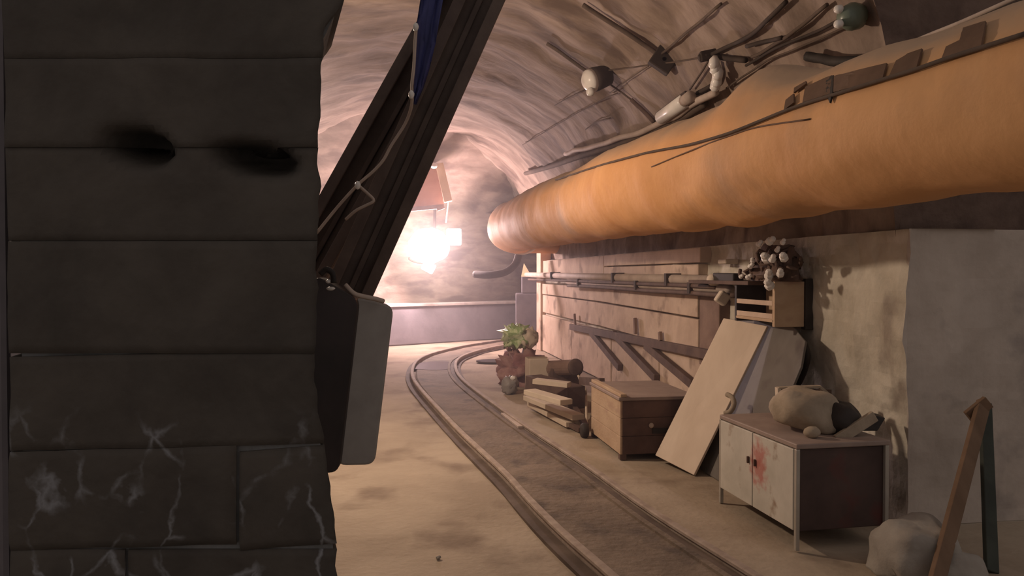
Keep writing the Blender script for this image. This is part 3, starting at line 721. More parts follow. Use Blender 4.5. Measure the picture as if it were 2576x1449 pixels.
# blue cloth
mb = MB(); L_ = [(1062, -30), (1050, 60), (1046, 110), (1044, 170), (1041, 220), (1038, 262)]; R_ = [(1120, -30), (1104, 60), (1096, 110), (1078, 170), (1062, 220), (1044, 262)]
for i, (l, r) in enumerate(zip(L_, R_)):
    for k in range(6):
        x = lerp(l[0], r[0], k / 5); mb.v.append(D(x, lerp(l[1], r[1], k / 5), 2.98 + .02 * math.sin(k * 2 + i)))
for i in range(5):
    for k in range(5): a = i * 6 + k; mb.f.append([a, a + 1, a + 7, a + 6])
o = tag(obj('blue_cloth', mb, M['blue'], smooth=True), 'narrow dark blue cloth hanging against the steel props', 'cloth'); sm = o.modifiers.new('t', 'SOLIDIFY'); sm.thickness = .006
P_ = [D(1048, 60, 2.92), D(1044, 110, 2.92), D(1041, 170, 2.92), D(1036, 215, 2.92), D(1036, 262, 2.95), D(1020, 310, 3.0), D(985, 365, 3.0), D(965, 402, 3.0), D(938, 432, 3.0), D(900, 465, 3.0), D(850, 520, 3.0), D(795, 588, 3.0)]
mb = MB(); mb.tube(smoothpath(P_, 4), .006, 6); tag(obj('thin_white_wire', mb, M['pipe_pale'], smooth=True), 'thin pale wire hanging over the steel props', 'wire')
P_ = [D(900, 465, 2.98), D(925, 487, 2.98), D(940, 505, 2.98), D(918, 518, 2.98), D(895, 530, 2.98), D(870, 552, 3.0)]
mb = MB(); mb.tube(smoothpath(P_, 4), .006, 6); tag(obj('wire_branch', mb, M['pipe_pale'], smooth=True), 'short bent branch of the pale wire on the props', 'wire')
for (px, py, lb_) in ((1046, 68, 'white wire clip at the top of the blue cloth'), (1035, 238, 'white wire clip near the tip of the blue cloth'), (900, 466, 'white wire clip where the pale wire branches')):
    mb = MB(); mb.blob(D(px, py, 2.9 if px > 1000 else 2.97), .011, .011, .016); tag(obj('wire_clip', mb, M['white'], smooth=True), lb_, 'clip')

# hanging box on the back of the pillar: black case and grey cover with rounded corners
def rounded_plate(corners, r, n=5):
    out = []
    for i in range(len(corners)):
        p = Vector(corners[i]); a = Vector(corners[i - 1]); b = Vector(corners[(i + 1) % len(corners)])
        u = (a - p).normalized(); v = (b - p).normalized(); rr_ = r
        for k in range(n + 1):
            x = k / n; q = p + u * rr_ * (1 - x) ** 2 + v * rr_ * x ** 2; out.append(q)
    return out
def plate(corn, r, back, mm, parent, name, label=None):
    ring = rounded_plate(corn, r); n = len(ring); mb = MB()
    mb.add(ring + [p + back for p in ring], [tuple(range(n)), tuple(reversed(range(n, 2 * n)))] + [(k, n + k, n + (k + 1) % n, (k + 1) % n) for k in range(n)])
    o = obj(name, mb, mm, parent=parent, bevel=.008)
    if label: tag(o, label)
    return o
hb = thing('hanging_case', D(900, 1175, 2.62), 'grey and black rounded case hanging behind the block pillar', 'case')
plate([D(893, 745, 2.60), D(991, 770, 2.66), D(943, 1170, 2.66), D(846, 1172, 2.60)], .035, Vector((-.02, .10, 0)), M['panelgrey'], hb, 'cover', 'grey cover with rounded corners')
plate([D(790, 690, 2.50), D(902, 752, 2.56), D(852, 1190, 2.56), D(760, 1190, 2.50)], .035, Vector((-.01, .13, 0)), M['panelblack'], hb, 'case_body', 'black side')
mb = MB(); mb.tube(smoothpath([D(868, 716, 2.56), D(890, 738, 2.56), D(915, 746, 2.58), D(945, 752, 2.60), D(965, 758, 2.62)], 4), .008, 6); obj('strap', mb, M['pipe_pale'], parent=hb, smooth=True)
mb = MB(); mb.beam(D(770, 800, 2.33), D(780, 800, 2.60), .03, .12, side=Z); obj('wall_bracket', mb, M['black'], parent=hb)
for (px, py, sx) in ((826, 708, .008), (832, 726, .014)):
    mb = MB(); mb.blob(D(px, py, 2.46), sx, .008, .006); obj('case_glint', mb, M['white'], parent=hb, smooth=True)  # white beads painted as glints on the case
mb = MB(); mb.tube(smoothpath([D(806, 690, 2.46), D(822, 678, 2.46), D(838, 690, 2.46), D(840, 712, 2.46)], 4), .010, 8); obj('hook', mb, M['black'], parent=hb, smooth=True)

# ------------------------------------------------------------------ block pillar
pil = tag(thing('wall_left', (-.85, 2.2, 0), 'dark stone block pillar at the near left', 'pillar'), kind='structure')
del pil['category']
CY = [1449 + 3 * 122, 1449 + 2 * 122, 1449 + 122, 1385, 1128, 890, 606, 372, 150, -95, -330, -560]
CY = [1.45 - (y - 690) / 975 for y in CY]; CY[0] = 0.0; CY[1] = .25; CY[2] = .49
EDGE = [(-600, 905), (0, 872), (40, 846), (80, 820), (200, 812), (330, 806), (420, 800), (470, 808), (560, 800), (700, 797), (860, 795), (960, 788), (1040, 800), (1130, 812), (1180, 818), (1260, 832), (1380, 842), (1449, 846), (1900, 850)]
SD = Vector((-.30, .954, 0))
def edge_x(z):
    py = 690 - (z - 1.45) * 975; return (interp(EDGE, py) - 1288) / F * 2.0
SPL = [[-.95], [-.75], [-1.0], [-.71], [], [], [], [], [], [], []]
HOLES = [(345, 372, 78, 42), (640, 402, 95, 36)]
for r in range(len(CY) - 1):
    z0, z1 = CY[r], CY[r + 1]; xs = [-1.302] + SPL[r] + [None]; gp = .0035 if r < 4 else .0006
    for bi in range(len(xs) - 1):
        xa = xs[bi]; xb = xs[bi + 1]
        NX, NZ, NY = (22 if xb is None else 16) + (18 if r > 3 else 0), 12, 2
        mb = MB(); proud = random.uniform(-.004, .004)
        def pt(i, j, k):
            z = lerp(z0 + gp, z1 - gp, j / NZ)
            tiltz = .018 * ((i / NX) - .5) if r in (3, 4) else 0
            x1 = edge_x(z) + .008 * noise.noise(Vector((0, 2, z * 18))) if xb is None else xb - gp
            x0 = xa + (gp if bi else 0)
            x = lerp(x0, x1, i / NX); y = 2.0 + .03 * 0 + proud
            p = Vector((x, y, z + tiltz)); p.y += .010 * fb(p * 5, 3)
            # rounded arrises
            ex = min(j, NZ - j) / NZ; p.y += (.004 if r < 4 else .0008) * math.exp(-ex * 26)
            for (hx, hy, hw, hh) in HOLES:
                qx = 1288 + p.x / 2.0 * F; qy = 690 - (p.z - 1.45) * 975
                dd = ((qx - hx) / hw) ** 2 + ((qy - hy - (qx - hx) * .15) / hh) ** 2
                if k == 0: p.y += .20 * math.exp(-dd ** 2 * 1.2); p.z += .03 * math.exp(-dd ** 2 * 1.2)
            if k: p += SD * .42 * (k / NY)
            return p
        idx = {}
        for k in range(NY + 1):
            for j in range(NZ + 1):
                for i in range(NX + 1):
                    if k in (0, NY) or j in (0, NZ) or i in (0, NX): idx[i, j, k] = len(mb.v); mb.v.append(pt(i, j, k))
        for j in range(NZ):
            for i in range(NX):
                mb.f.append([idx[i, j, 0], idx[i + 1, j, 0], idx[i + 1, j + 1, 0], idx[i, j + 1, 0]])
                mb.f.append([idx[i, j, NY], idx[i, j + 1, NY], idx[i + 1, j + 1, NY], idx[i + 1, j, NY]])
        for k in range(NY):
            for j in range(NZ):
                mb.f.append([idx[NX, j, k], idx[NX, j, k + 1], idx[NX, j + 1, k + 1], idx[NX, j + 1, k]])
                mb.f.append([idx[0, j, k], idx[0, j + 1, k], idx[0, j + 1, k + 1], idx[0, j, k + 1]])
            for i in range(NX):
                mb.f.append([idx[i, NZ, k], idx[i + 1, NZ, k], idx[i + 1, NZ, k + 1], idx[i, NZ, k + 1]])
                mb.f.append([idx[i, 0, k], idx[i, 0, k + 1], idx[i + 1, 0, k + 1], idx[i + 1, 0, k]])
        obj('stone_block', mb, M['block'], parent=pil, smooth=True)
mc = MB(); q0 = Vector((-1.17, 2.012, 0)); 
zz = sorted([CY[0]] + [lerp(CY[0], CY[-1], k / 24) for k in range(1, 25)] + [1.655, 1.665, 1.865, 1.875])
for z in zz:
    xe = edge_x(z) - .010; y = 2.30 if 1.66 < z < 1.87 else 2.013
    xl = Vector((-1.275, y, z)) + Vector((-.30 * (y - 2.013) / .954, 0, 0)); xr = Vector((xe, y, z)) + Vector((-.30 * (y - 2.013) / .954, 0, 0))
    mc.v += [xl, xr, Vector((xe, 2.013, z)) + SD * .40, Vector((-1.275, 2.013, z)) + SD * .40]
for i in range(len(zz) - 1):
    for k in range(4): a = i * 4 + k; b = i * 4 + (k + 1) % 4; mc.f.append([a, b, b + 4, a + 4])
n4 = 4 * (len(zz) - 1); mc.f += [[3, 2, 1, 0], [n4, n4 + 1, n4 + 2, n4 + 3]]
obj('mortar', mc, M['mortar'], parent=pil)
# pale strip of the neighbouring wall left of the pillar
mb = MB(); mb.hexa([Vector((-2.6, 2.2, 0)), Vector((-1.42, 2.18, 0)), Vector((-1.5, 2.5, 0)), Vector((-2.6, 2.5, 0)), Vector((-2.6, 2.2, 3.4)), Vector((-1.42, 2.18, 3.4)), Vector((-1.5, 2.5, 3.4)), Vector((-2.6, 2.5, 3.4))])
tag(obj('wall_side', mb, M['greypurple'], bevel=.02), 'pale grey wall sliver left of the stone pillar', kind='structure')

# near hidden lamp behind the pillar
nl = thing('work_lamp', LAMP_NEAR, 'caged work lamp with white shade on a stand behind the pillar', 'lamp')
mb = MB(); mb.blob(LAMP_NEAR + Vector((0, 0, -.02)), .05, .05, .06, 0); obj('bulb', mb, M['bulb'], parent=nl, smooth=True)
mb = MB(); mb.lathe(LAMP_NEAR, [(.03, .16), (.05, .12), (.13, .06), (.135, .055), (.05, .10)], 18); obj('shade', mb, M['white'], parent=nl, smooth=True)
mb = MB(); mb.tube([LAMP_NEAR + Vector((-.02, 0, .16)), LAMP_NEAR + Vector((-.16, .02, .18)), Vector((LAMP_NEAR.x - .20, LAMP_NEAR.y, 2.5)), Vector((LAMP_NEAR.x - .20, LAMP_NEAR.y, .02))], .02, 8); obj('stand', mb, M['cable'], parent=nl)
mb = MB(); mb.lathe(Vector((LAMP_NEAR.x - .20, LAMP_NEAR.y, .0)), [(.22, 0), (.22, .03), (.05, .05)], 16); obj('foot', mb, M['cable'], parent=nl)

# ------------------------------------------------------------------ white cabinet
A = G(2005, 1385); B = G(1815, 1265); e1 = (B - A).normalized(); LEN = (B - A).length; e2 = Vector((e1.y, -e1.x, 0)); WID = .53; H = .562; HB = .095
R3 = Matrix((e2, e1, Z)).transposed()
def cb_box(x0, x1, y0, y1, z0, z1): 
    mb = MB(); o_ = A
    return mb.hexa([o_ + e2 * a + e1 * b + Z * c for (a, b, c) in ((x0, y0, z0), (x1, y0, z0), (x1, y1, z0), (x0, y1, z0), (x0, y0, z1), (x1, y0, z1), (x1, y1, z1), (x0, y1, z1))])
cab = thing('low_cabinet', A + e2 * WID / 2 + e1 * LEN / 2, 'low white metal cabinet with a red stain, standing on thin legs', 'cabinet')
obj('body', cb_box(.006, WID, .01, LEN, HB, H - .03), M['cab_shade'], parent=cab, bevel=.006)
obj('worktop', cb_box(-.012, WID + .01, -.012, LEN + .01, H - .028, H), M['cab_top'], parent=cab, bevel=.006)
dm = M['cab_white']; sc_ = A + e1 * (LEN * .50) + Z * .36
stain(dm, tuple(A + e1 * (LEN * .44) + Z * .37), .13, .17, (.42, .10, .08), .75)
seam = LEN * .52
for (y0, y1, hy) in ((.02, seam - .004, seam - .04), (seam + .004, LEN - .01, seam + .04)):
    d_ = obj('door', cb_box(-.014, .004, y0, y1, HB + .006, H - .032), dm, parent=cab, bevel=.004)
    mb = cb_box(-.028, -.014, hy - .006, hy + .006, .345, .385); obj('handle', mb, M['plank_dark'], parent=d_, bevel=.003)
for (x, y) in ((-.014, -.012), (-.014, LEN - .012), (WID - .02, -.012), (WID - .02, LEN - .012)):
    obj('leg', cb_box(x, x + .022, y, y + .022, 0, H - .028), M['cab_leg'], parent=cab, bevel=.003)
# things on the cabinet
bg = thing('canvas_sack', D(2040, 1100, 4.38), 'slumped tan canvas sack with a black lower half on the white cabinet', 'sack')
c0 = A + e2 * .20 + e1 * .42 + Z * H
mb = MB(); cc = D(2030, 1043, 4.42); cc.z = max(cc.z, H + .10)
mb.blob(cc, .185, .15, .135, amp=.22, fr=1.6, nu=30, nv=20, e=.8, flat=cc.z - H - .004, rot=Matrix.Rotation(.25, 3, 'Y'), seed=2); 
for p in mb.v: p.z = max(p.z, H + .003)
obj('sack_body', mb, M['sack'], parent=bg, smooth=True)
mb = MB(); cc = D(2112, 1055, 4.36)
mb.blob(cc, .105, .13, .10, amp=.2, fr=1.7, nu=26, nv=16, e=.85, rot=Matrix.Rotation(.45, 3, 'Y'), seed=5)
for p in mb.v: p.z = max(p.z, H + .003)
obj('black_half', mb, M['black'], parent=bg, smooth=True)
# thin pale tray frame behind the sack
tr = thing('tray', D(2020, 1030, 4.72), 'shallow pale rimmed tray standing up behind the canvas sack', 'tray')
for (x0, y0, x1, y1, wd) in ((1957, 975, 1959, 1030, .02), (1957, 976, 2060, 972, .012), (2060, 972, 2098, 1004, .016), (2098, 1004, 2090, 1060, .012)):
    mb = MB(); mb.beam(D(x0, y0, 4.70), D(x1, y1, 4.70), wd, .05, side=Vector((0, 1, 0))); obj('rim', mb, M['cream'] if x0 == 1957 and x1 == 1959 else M['sack'], parent=tr)
mb = MB(); mb.hexa([D(1959, 1068, 4.76), D(2092, 1068, 4.76), D(2092, 1068, 4.80), D(1959, 1068, 4.80), D(1959, 978, 4.76), D(2092, 980, 4.76), D(2092, 980, 4.80), D(1959, 978, 4.80)]); obj('bottom', mb, M['plank_dark'], parent=tr)
mb = MB(); mb.blob(D(2043, 1087, 4.20) , .045, .04, .032, amp=.1); 
for p in mb.v: p.z = max(p.z, H + .002)
tag(obj('beige_lump', mb, M['sack'], smooth=True), 'small beige rag at the foot of the sack on the cabinet', 'rag')
mb = MB(); mb.beam(D(2105, 1108, 4.22), D(2200, 1046, 4.24), .06, .03, side=Vector((0, 1, 0))); tag(obj('pale_slat', mb, M['sack'], bevel=.004), 'pale wooden slat leaning on the cabinet beside the sack', 'slat')
mb = MB(); T3 = [D(2160, 1092, 4.36), D(2208, 1104, 4.36), D(2228, 1052, 4.38), D(2206, 1046, 4.38)]
for p in T3[:2]: p.z = H + .003
mb.hexa([T3[0], T3[1], T3[2], T3[3]] + [p + Vector((.02, .12, 0)) for p in T3]); tag(obj('black_box', mb, M['black'], bevel=.006), 'black wedge shaped box at the right end of the cabinet top', 'box')

# ------------------------------------------------------------------ leaning boards
def board(name, p1, p2, p3, p4, th, m, label, cat='board', r=0):
    n = (p2 - p1).cross(p4 - p1).normalized()
    if n.dot(CAM - p1) > 0: n = -n
    if r:
        ring = rounded_plate([p1, p2, p3, p4], .02); 
    mb = MB(); mb.hexa([p1, p2, p3, p4] + [q + n * th for q in (p1, p2, p3, p4)])
    return tag(obj(name, mb, m, bevel=.004), label, cat)
q1 = G(1745, 1195, .006); q2 = D(1648, 1145, 5.97)
q3 = D(1820, 800, 6.05); q4 = D(1930, 820, 5.69)
wbd = board('wooden_board', q1, q2, q3, q4, .02, M['wood'], 'long pale wooden board leaning against the wall between crate and cabinet')
# wide grey sheet behind it, rounded top corner
s1 = tf(4.72, 2.235, .0); s2 = tf(5.95, 2.30, .0); up = (V * .47 + Z * 1.0)
def sp(t, h): 
    return tf(t, 2.27, .004) + up * h
pts = [sp(4.78, 0), sp(4.70, .40), sp(4.72, .84), sp(4.80, 1.0), sp(5.05, 1.09), sp(5.9, 1.10), sp(5.9, 0)]
n_ = (Z * .47 - V * 1.0).normalized(); nn_ = len(pts); mb = MB()
mb.add(pts + [p - n_ * .018 for p in pts], [tuple(range(nn_)), tuple(reversed(range(nn_, 2 * nn_)))] + [(k, nn_ + k, nn_ + (k + 1) % nn_, (k + 1) % nn_) for k in range(nn_)])
tag(obj('grey_sheet', mb, M['grey'], bevel=.004), 'wide grey sheet with rounded corner leaning behind the pale board', 'sheet')
mb = MB(); P_ = [W(1975, 822, VR - .10), W(2003, 838, VR - .12), W(2022, 862, VR - .14), W(2030, 892, VR - .14), W(2022, 930, VR - .12), W(2008, 962, VR - .10)]
mb.tube(smoothpath(P_, 4), [.012 + .014 * min(1, k / 14) for k in range(21)], 8); tag(obj('gap_shadow', mb, M['black'], smooth=True), 'black tube for the shadow gap beside the grey sheet', 'hose')  # black tube draws the shadow gap between sheet and wall
mb = MB(); mb.tube(smoothpath([D(1828, 992, 5.5), D(1842, 1000, 5.45), D(1846, 1018, 5.42), D(1836, 1036, 5.42), D(1822, 1040, 5.44)], 4), .018, 8)
tag(obj('grey_clamp', mb, M['sack'], smooth=True), 'small bent clamp at the edge of the leaning pale board', 'clamp')

# ------------------------------------------------------------------ wall shelf with insulators
sh = thing('wall_shelf', tf(5.7, VR - .15, 1.10), 'brown wooden shelf box fixed on the wall above the leaning boards', 'shelf')
SV0, SV1 = VR - .29, VR - .03; ST0 = tv(W(2034, 760, VR - .03))[0]; ST1 = tv(W(1850, 760, SV0))[0]
def sbx(t0, t1, v0, v1, z0, z1, nm, m, lab=None):
    mb = MB(); mb.obox(t0, t1, v0, v1, z0, z1); o = obj(nm, mb, m, parent=sh, bevel=.004)
    if lab: tag(o, lab)
ZB, ZT = 1.115, 1.40
sbx(ST0, ST1, SV0, SV1, ZB, ZB + .022, 'bottom_board', M['crate'])
sbx(ST0 + .03, ST1, SV1 - .02, SV1, ZB + .022, ZT, 'back_board', M['crate'])
sbx(ST0 - .015, ST0 + .02, SV0, SV1 - .04, ZB - .03, ZT, 'end_board', M['crate'])
sbx(ST0 - .03, ST0 + .03, SV1 - .038, SV1 + .02, ZB - .05, ZT + .02, 'corner_batten', M['black'], 'black corner batten')
sbx(ST1 - .02, ST1 + .015, SV0, SV1, ZB - .02, ZT - .02, 'end_board', M['black'])
sbx(ST0 + .02, ST1 - .02, SV0, SV0 + .018, ZB + .022, ZB + .06, 'front_slat', M['plank'])
sbx(ST0 + .02, ST1 - .02, SV0, SV0 + .018, ZB + .115, ZB + .15, 'front_slat', M['plank'])
# dark tray on the shelf top
sbx(ST0 + .35, ST1 + .9, SV0 - .02, SV1, ZT - .03, ZT, 'top_board', M['plank_dark'], 'dark top board carrying the insulators')
# dark tangle on top, with porcelain insulators
tg = MB(); rnd = random.Random(3)
for k in range(16):
    P_ = []; base = W(rnd.uniform(1880, 1990), rnd.uniform(640, 735), VR - .2)
    for j in range(6): P_.append(base + Vector((rnd.uniform(-.12, .12), rnd.uniform(-.15, .15), rnd.uniform(-.07, .09))))
    for p in P_:
        p.z = max(p.z, ZT + .03)
        ex_ = p.dot(V) - (VR - .05)
        if ex_ > 0: p -= V * ex_
    tg.tube(smoothpath(P_, 3), .014, 5)
tag(obj('cable_tangle', tg, M['plank_dark'], smooth=True), 'tangle of dark cable heaped on the wall shelf', 'cable', kind='stuff')
mb = MB(); cc = W(1945, 690, VR - .17); mb.blob(cc, .10, .34, .20, amp=.35, fr=2.4, nu=28, nv=18, rot=Matrix.Rotation(RZ - math.pi / 2, 3, 'Z'), seed=4)
for p in mb.v: p.z = max(p.z, ZT + .002); 
for p in mb.v:
    ex_ = p.dot(V) - (VR - .04)
    if ex_ > 0: p -= V * ex_
tag(obj('dark_cloth_heap', mb, M['plank_dark'], smooth=True), 'dark crumpled cloth heaped on the wall shelf under white insulators', 'cloth')
INS = [(1911, 612, .03), (1939, 605, .042), (1956, 627, .026), (1926, 648, .050), (1944, 650, .036), (1971, 646, .044), (1893, 655, .026), (1890, 668, .030), (1934, 690, .046), (1963, 686, .038), (1934, 715, .050), (1884, 696, .030), (1865, 695, .024), (1970, 608, .026)]
INL = ['at the top left of the shelf heap', 'biggest at the very top of the shelf heap', 'tiny, just below the topmost pair in the heap', 'largest in the middle of the shelf heap',
       'touching the right side of the largest middle one', 'at the right edge of the heap, upper row', 'small, on the left flank of the heap', 'on the left flank, just below another small one',
       'in the lower row, straight above the lowest one', 'in the lower row at the right edge', 'lowest of all, at the foot of the heap', 'low on the left, nearest the wall pipes but one', 'smallest at the far left, beside the black connector', 'dim and small at the top right of the heap']
for i, (px, py, r) in enumerate(INS):
    c = W(px, py, VR - .34); ax = Vector((rnd.uniform(-.6, .6), -.5, rnd.uniform(.2, 1))).normalized()
    mb = MB(); r *= .72; mb.lathe(c, [(r * .5, -r * 1.2), (r * .95, -r * .9), (r, 0), (r * .7, r * .2), (r * .8, r * .8), (r * .45, r * 1.25)], 6, axis=ax)
    tag(obj('porcelain_insulator', mb, M['white'], bevel=.004), 'white porcelain insulator ' + INL[i], 'insulator', 'white insulators on the wall shelf')
mb = MB(); c = W(1796, 704, VR - .24); mb.lathe(c, [(.03, -.05), (.05, -.03), (.05, .04), (.03, .06)], 12, axis=U); tag(obj('pipe_cap', mb, M['cream'], smooth=True), 'cream cap on the near end of the upper wall pipe', 'cap')
mb = MB(); c = W(1817, 750, VR - .26); mb.box(c, .09, .09, .10, Matrix.Rotation(.6, 3, 'Y')); tag(obj('white_block', mb, M['cream'], bevel=.012), 'small whitish block wedged under the near end of the lower pipe', 'block')
mb = MB(); a = W(1805, 700, VR - .22); b = W(1858, 702, VR - .22); mb.beam(a, b, .09, .09, side=Z); tag(obj('black_connector', mb, M['black'], bevel=.01), 'black square connector between the upper pipe and the shelf heap', 'connector')
mb = MB(); c = W(1832, 658, VR - .06); mb.box(c, .12, .16, .04, Matrix.Rotation(RZ - math.pi / 2, 3, 'Z')); tag(obj('cream_bracket', mb, M['cream'], bevel=.01), 'small cream bracket on the wall left of the shelf heap', 'bracket')

# ------------------------------------------------------------------ crate
CA = G(1560, 1157); CH = .485; CL = .88; CW = .62
cr = thing('wooden_crate', CA + V * CW / 2 + U * CL / 2, 'big brown wooden crate on the floor left of the pale board', 'crate')
def cx(x0, x1, y0, y1, z0, z1):
    mb = MB(); return mb.hexa([CA + V * a + U * b + Z * c for (a, b, c) in ((x0, y0, z0), (x1, y0, z0), (x1, y1, z0), (x0, y1, z0), (x0, y0, z1), (x1, y0, z1), (x1, y1, z1), (x0, y1, z1))])
for k in range(3):
    z0 = .04 + k * .143; obj('end_plank', cx(.02, CW, 0, .02, z0, z0 + .141), M['crate_shade'], parent=cr, bevel=.004)
for k in range(3):
    z0 = .04 + k * .143; obj('side_plank', cx(0, .02, 0, CL, z0, z0 + .141), M['crate'], parent=cr, bevel=.004)
obj('far_end', cx(.02, CW, CL - .02, CL, .04, CH - .02), M['crate_shade'], parent=cr)
obj('far_side', cx(CW - .02, CW, .02, CL - .02, .04, CH - .02), M['crate_shade'], parent=cr)
obj('lid', cx(-.015, CW + .01, -.015, CL + .01, CH - .022, CH + .005), M['cab_top'], parent=cr, bevel=.005)
obj('lid_batten', cx(.0, .05, -.01, CL, CH + .005, CH + .03), M['crate'], parent=cr, bevel=.004)
for (x, y) in ((.0, .0), (.0, CL - .05), (CW - .05, 0), (CW - .05, CL - .05)): obj('foot', cx(x, x + .05, y, y + .05, 0, .042), M['plank_dark'], parent=cr)
mb = cx(.26, .52, -.012, 0, .20, .24); o = obj('dark_batten', mb, M['black'], parent=cr)
mb = MB(); mb.blob(CA + V * .25 + Z * .265 - U * .01, .02, .015, .02); obj('bolt', mb, M['pipe_pale'], parent=cr, smooth=True)
# small black wheel by the crate
c = G(1470, 1102); mb = MB(); mb.lathe(c + Z * .066, [(.02, -.03), (.055, -.03), (.066, -.015), (.066, .015), (.055, .03), (.02, .03)], 18, axis=V); tag(obj('rubber_wheel', mb, M['black'], smooth=True), 'small black rubber wheel leaning by the far corner of the crate', 'wheel')

# ------------------------------------------------------------------ clutter beyond the crate
mb = MB(); c = G(1312, 965); mb.blob(c + Z * .20, .30, .34, .26, amp=.7, fr=3.6, nu=26, nv=16, flat=.215, seed=3)
tag(obj('red_cloth_heap', mb, M['red'], smooth=True), 'dull red cloth heap beside the track under the green bag', 'cloth')
mb = MB(); c = D(1300, 846, 10.2); mb.blob(c, .17, .20, .13, amp=.9, fr=4.2, e=.7, nu=24, nv=14, seed=8); gb = tag(obj('green_bag', mb, M['green'], smooth=True), 'bright green and white plastic bag on top of the red heap', 'bag')
mb = MB(); c = D(1332, 852, 10.1); mb.blob(c, .11, .12, .13, amp=.5, fr=2.6, nu=20, nv=12, seed=9); tag(obj('white_bag', mb, M['cream'], smooth=True), 'small whitish bag right of the green bag', 'bag')
mb = MB(); c = G(1283, 990); mb.blob(c + Z * .10, .10, .12, .12, amp=.5, fr=2.5, flat=.098, seed=11); tag(obj('clear_bag', mb, M['panelgrey'], smooth=True), 'crumpled grey plastic bag on the floor at the heap foot', 'bag')
mb = MB(); mb.blob(D(1291, 951, 9.2), .035, .03, .025, amp=.3); tag(obj('bag_glint', mb, M['white'], smooth=True), 'tiny white bead for the glint on the crumpled grey bag', 'glint')  # white bead painting the glint on the plastic bag
# cream carton
c = G(1350, 985); mb = MB(); mb.box(c + Z * .21, .24, .26, .42, Matrix.Rotation(.2, 3, 'Z')); 
ct = thing('cream_carton', c, 'cream upright carton between red heap and timber pile', 'carton')
obj('box', mb, M['cream'], parent=ct, bevel=.01)
mb = MB(); mb.box(c + Z * .425, .245, .13, .008, Matrix.Rotation(.2, 3, 'Z')); obj('flap', mb, M['sack'], parent=ct)
# dark drum lying on timber
dr_ = thing('dark_drum', D(1415, 930, 9.4), 'dark brown round drum lying behind the pile of white boards', 'drum')
a = D(1376, 927, 9.6); b = D(1448, 924, 9.1); mb = MB(); mb.tube([a, b], .095, 18); obj('body', mb, M['plank_brown'], parent=dr_, smooth=False)
mb = MB(); mb.lathe(b, [(.10, -.02), (.104, 0), (.10, .02), (.06, .022)], 18, axis=(b - a).normalized()); obj('rim', mb, M['plank_dark'], parent=dr_, smooth=True)
# support box beneath the drum
mb = MB(); c = D(1415, 975, 9.5); c.z = 0; mb.box(c + Z * .155, .36, .3, .31, Matrix.Rotation(.25, 3, 'Z')); tag(obj('brown_box', mb, M['plank_dark'], bevel=.01), 'dark brown box under the drum behind the white boards', 'box')
# pile of whitish boards
PB = [((1332, 985), (1425, 1012), .30, .10, 'topmost whitish board of the pile, ending at the dark gap'),
      ((1345, 958), (1432, 968), .34, .09, 'upper whitish board lying level across the pile'),
      ((1330, 1000), (1455, 1050), .14, .09, 'long whitish board low in the pile, slanting to the crate'),
      ((1340, 1015), (1440, 1068), .06, .09, 'lowest whitish board of the pile on the floor')]
for (x0, y0), (x1, y1), z, wd, lb_ in PB:
    a = G(x0, y0, z); b = G(x1, y1, z - .02); mb = MB(); mb.beam(a, b, wd + .04, .05, side=Z); tag(obj('whitish_board', mb, M['cream'], bevel=.005), lb_, 'board')
    # blocks that carry the board
mb = MB(); a = G(1352, 1008, .03); b = G(1465, 1040, .03)
mb.beam(a + Z * .14 + U * .25, b + Z * .12 + U * .25, .22, .24, side=Z); tag(obj('dark_beam', mb, M['plank_dark'], bevel=.01), 'dark timber baulk inside the pile of white boards', 'beam')
for (x0, y0, x1, y1, lb_) in ((1430, 1000, 1474, 1072, 'short dark stick at the near end of the board pile'), (1380, 1040, 1462, 1082, 'thin brown stick on the floor before the board pile')):
    mb = MB(); mb.beam(G(x0, y0, .05), G(x1, y1, .03), .05, .04, side=Z); tag(obj('stick', mb, M['plank_dark']), lb_, 'stick')
mb = MB(); c = D(1461, 1000, 8.6); mb.blob(c, .06, .06, .06, amp=.3); tag(obj('white_lump', mb, M['cream'], smooth=True), 'small whitish lump on the dark timber near the crate', 'lump')
mb = MB(); mb.tube(smoothpath([D(1455, 945, 8.6), D(1462, 962, 8.5), D(1472, 980, 8.4), D(1474, 1000, 8.4), G(1476, 1075)], 4), .014, 7); tag(obj('bent_pale_rod', mb, M['cream'], smooth=True), 'thin pale bent rod standing beside the board pile', 'rod')
mb = MB(); mb.beam(D(1462, 958, 8.2), D(1515, 962, 7.4), .05, .08, side=Z); tag(obj('dark_stick', mb, M['plank_dark']), 'dark stick lying from the pile onto the crate lid', 'stick')
# dark enamel cupboard behind the wall end, with narrower head, and a pale triangular board on it
gy = 15.3
ck = thing('dark_cupboard', G(1333, 868), 'tall dark grey cupboard standing just beyond the lined wall', 'cupboard')
gy = ORI[ck.name][1]
def cpx(x0, x1, y0, y1, dy=.45):
    mb = MB(); P = [D(x0, y1, gy), D(x1, y1, gy), D(x1, y1, gy), D(x0, y1, gy)]
    lo = [D(x0, y1, gy), D(x1, y1, gy)]; hi = [D(x0, y0, gy), D(x1, y0, gy)]
    return mb.hexa([lo[0], lo[1], lo[1] + Vector((0, dy, 0)), lo[0] + Vector((0, dy, 0)), hi[0], hi[1], hi[1] + Vector((0, dy, 0)), hi[0] + Vector((0, dy, 0))])
obj('body', cpx(1297, 1374, 738, 868), M['greypurple'], parent=ck, bevel=.02)
obj('head', cpx(1312, 1352, 696, 738), M['greypurple'], parent=ck, bevel=.02)
mb = MB(); T3 = [D(1311, 696, gy - .1), D(1338, 696, gy - .1), D(1318, 662, gy - .1)]; n = Vector((0, .03, 0))
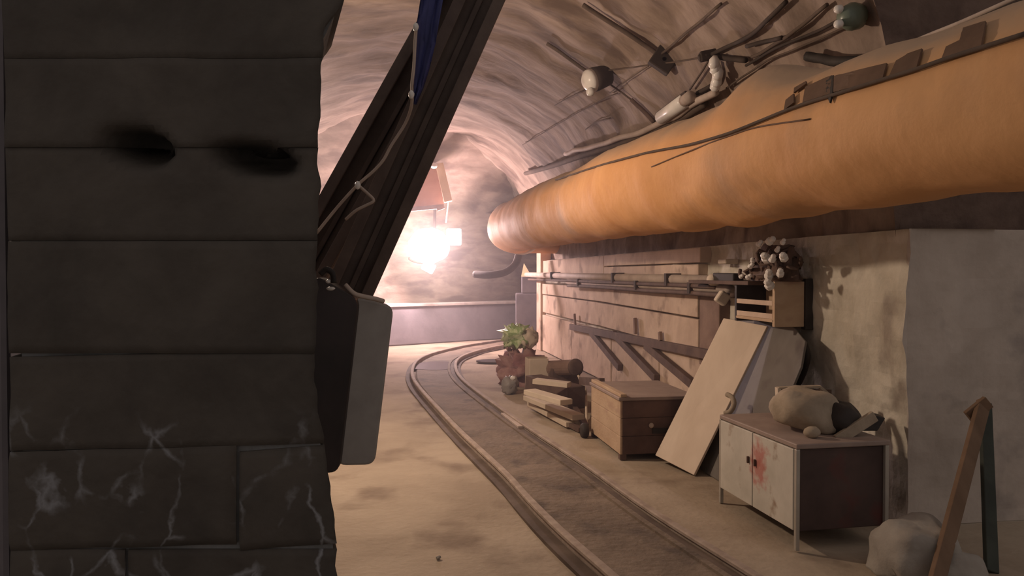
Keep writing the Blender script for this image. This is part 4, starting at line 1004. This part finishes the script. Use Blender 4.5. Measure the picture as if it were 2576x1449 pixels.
mb.add(T3 + [p + n for p in T3], [(0, 1, 2), (5, 4, 3), (0, 3, 4, 1), (1, 4, 5, 2), (2, 5, 3, 0)]); tag(obj('triangular_board', mb, M['yellow']), 'bright cream triangular board on top of the dark cupboard', 'board')

# ------------------------------------------------------------------ by the jamb: planks and stones
def stick(name, b, t, w_, d_, m, label, cat='plank'):
    mb = MB(); mb.beam(b, t, w_, d_, side=Vector((0, 1, 0))); return tag(obj(name, mb, m, bevel=.005), label, cat)
stick('orange_plank', G(2338, 1530), D(2474, 1015, 4.16), .075, .03, M['handle'], 'orange brown plank leaning aslant against the shaded jamb')
stick('green_plank', G(2494, 1440), D(2478, 1012, 4.27), .065, .03, M['greenboard'], 'dark green upright plank beside the orange brown one')
mb = MB(); mb.beam(D(2436, 1050, 4.14), D(2486, 1010, 4.14), .03, .07, side=Z); tag(obj('small_block', mb, M['handle'], bevel=.004), 'small brown cross piece where the two jamb planks meet', 'block')
ST = [(2305, 1446, .19, .16, .17, 'largest pale stone at the foot of the jamb right of the cabinet'), (2395, 1470, .12, .11, .10, 'smaller pale stone beside the orange brown plank')]
for i, (px, py, rx, ry, rz, lb_) in enumerate(ST):
    c = G(px, py); mb = MB(); mb.blob(c + Z * rz * .45, rx, ry, rz, amp=.3, fr=1.5, nu=26, nv=16, e=.6, flat=rz * .5, seed=20 + i); tag(obj('stone', mb, M['stone'], smooth=True), lb_, 'stone')
# small stones along the kerb wall and floor
for i, (px, py, r) in enumerate([(1103, 1405, .014)]):
    c = G(px, py); mb = MB(); mb.blob(c + Z * r * .4, r, r, r * .7, amp=.4, nu=10, nv=6, seed=i)
    tag(obj('pebble', mb, M['stone']), 'single small grey pebble lying on the open floor left of the track', 'pebble')

# thin dusty haze hanging in the tunnel
hz = MB(); hz.obox(4.6, 21, -2.3, 8, .02, 4.6)
hm = bpy.data.materials.new('dust_haze'); hm.use_nodes = True; n_ = hm.node_tree.nodes; n_.remove(n_['Principled BSDF'])
vs_ = n_.new('ShaderNodeVolumeScatter'); vs_.inputs['Color'].default_value = (1, .90, .97, 1); vs_.inputs['Density'].default_value = .017; vs_.inputs['Anisotropy'].default_value = .55
hm.node_tree.links.new(vs_.outputs[0], n_['Material Output'].inputs['Volume'])
tag(obj('dust_haze', hz, hm), 'thin dusty haze hanging in the tunnel air', 'haze', kind='stuff')
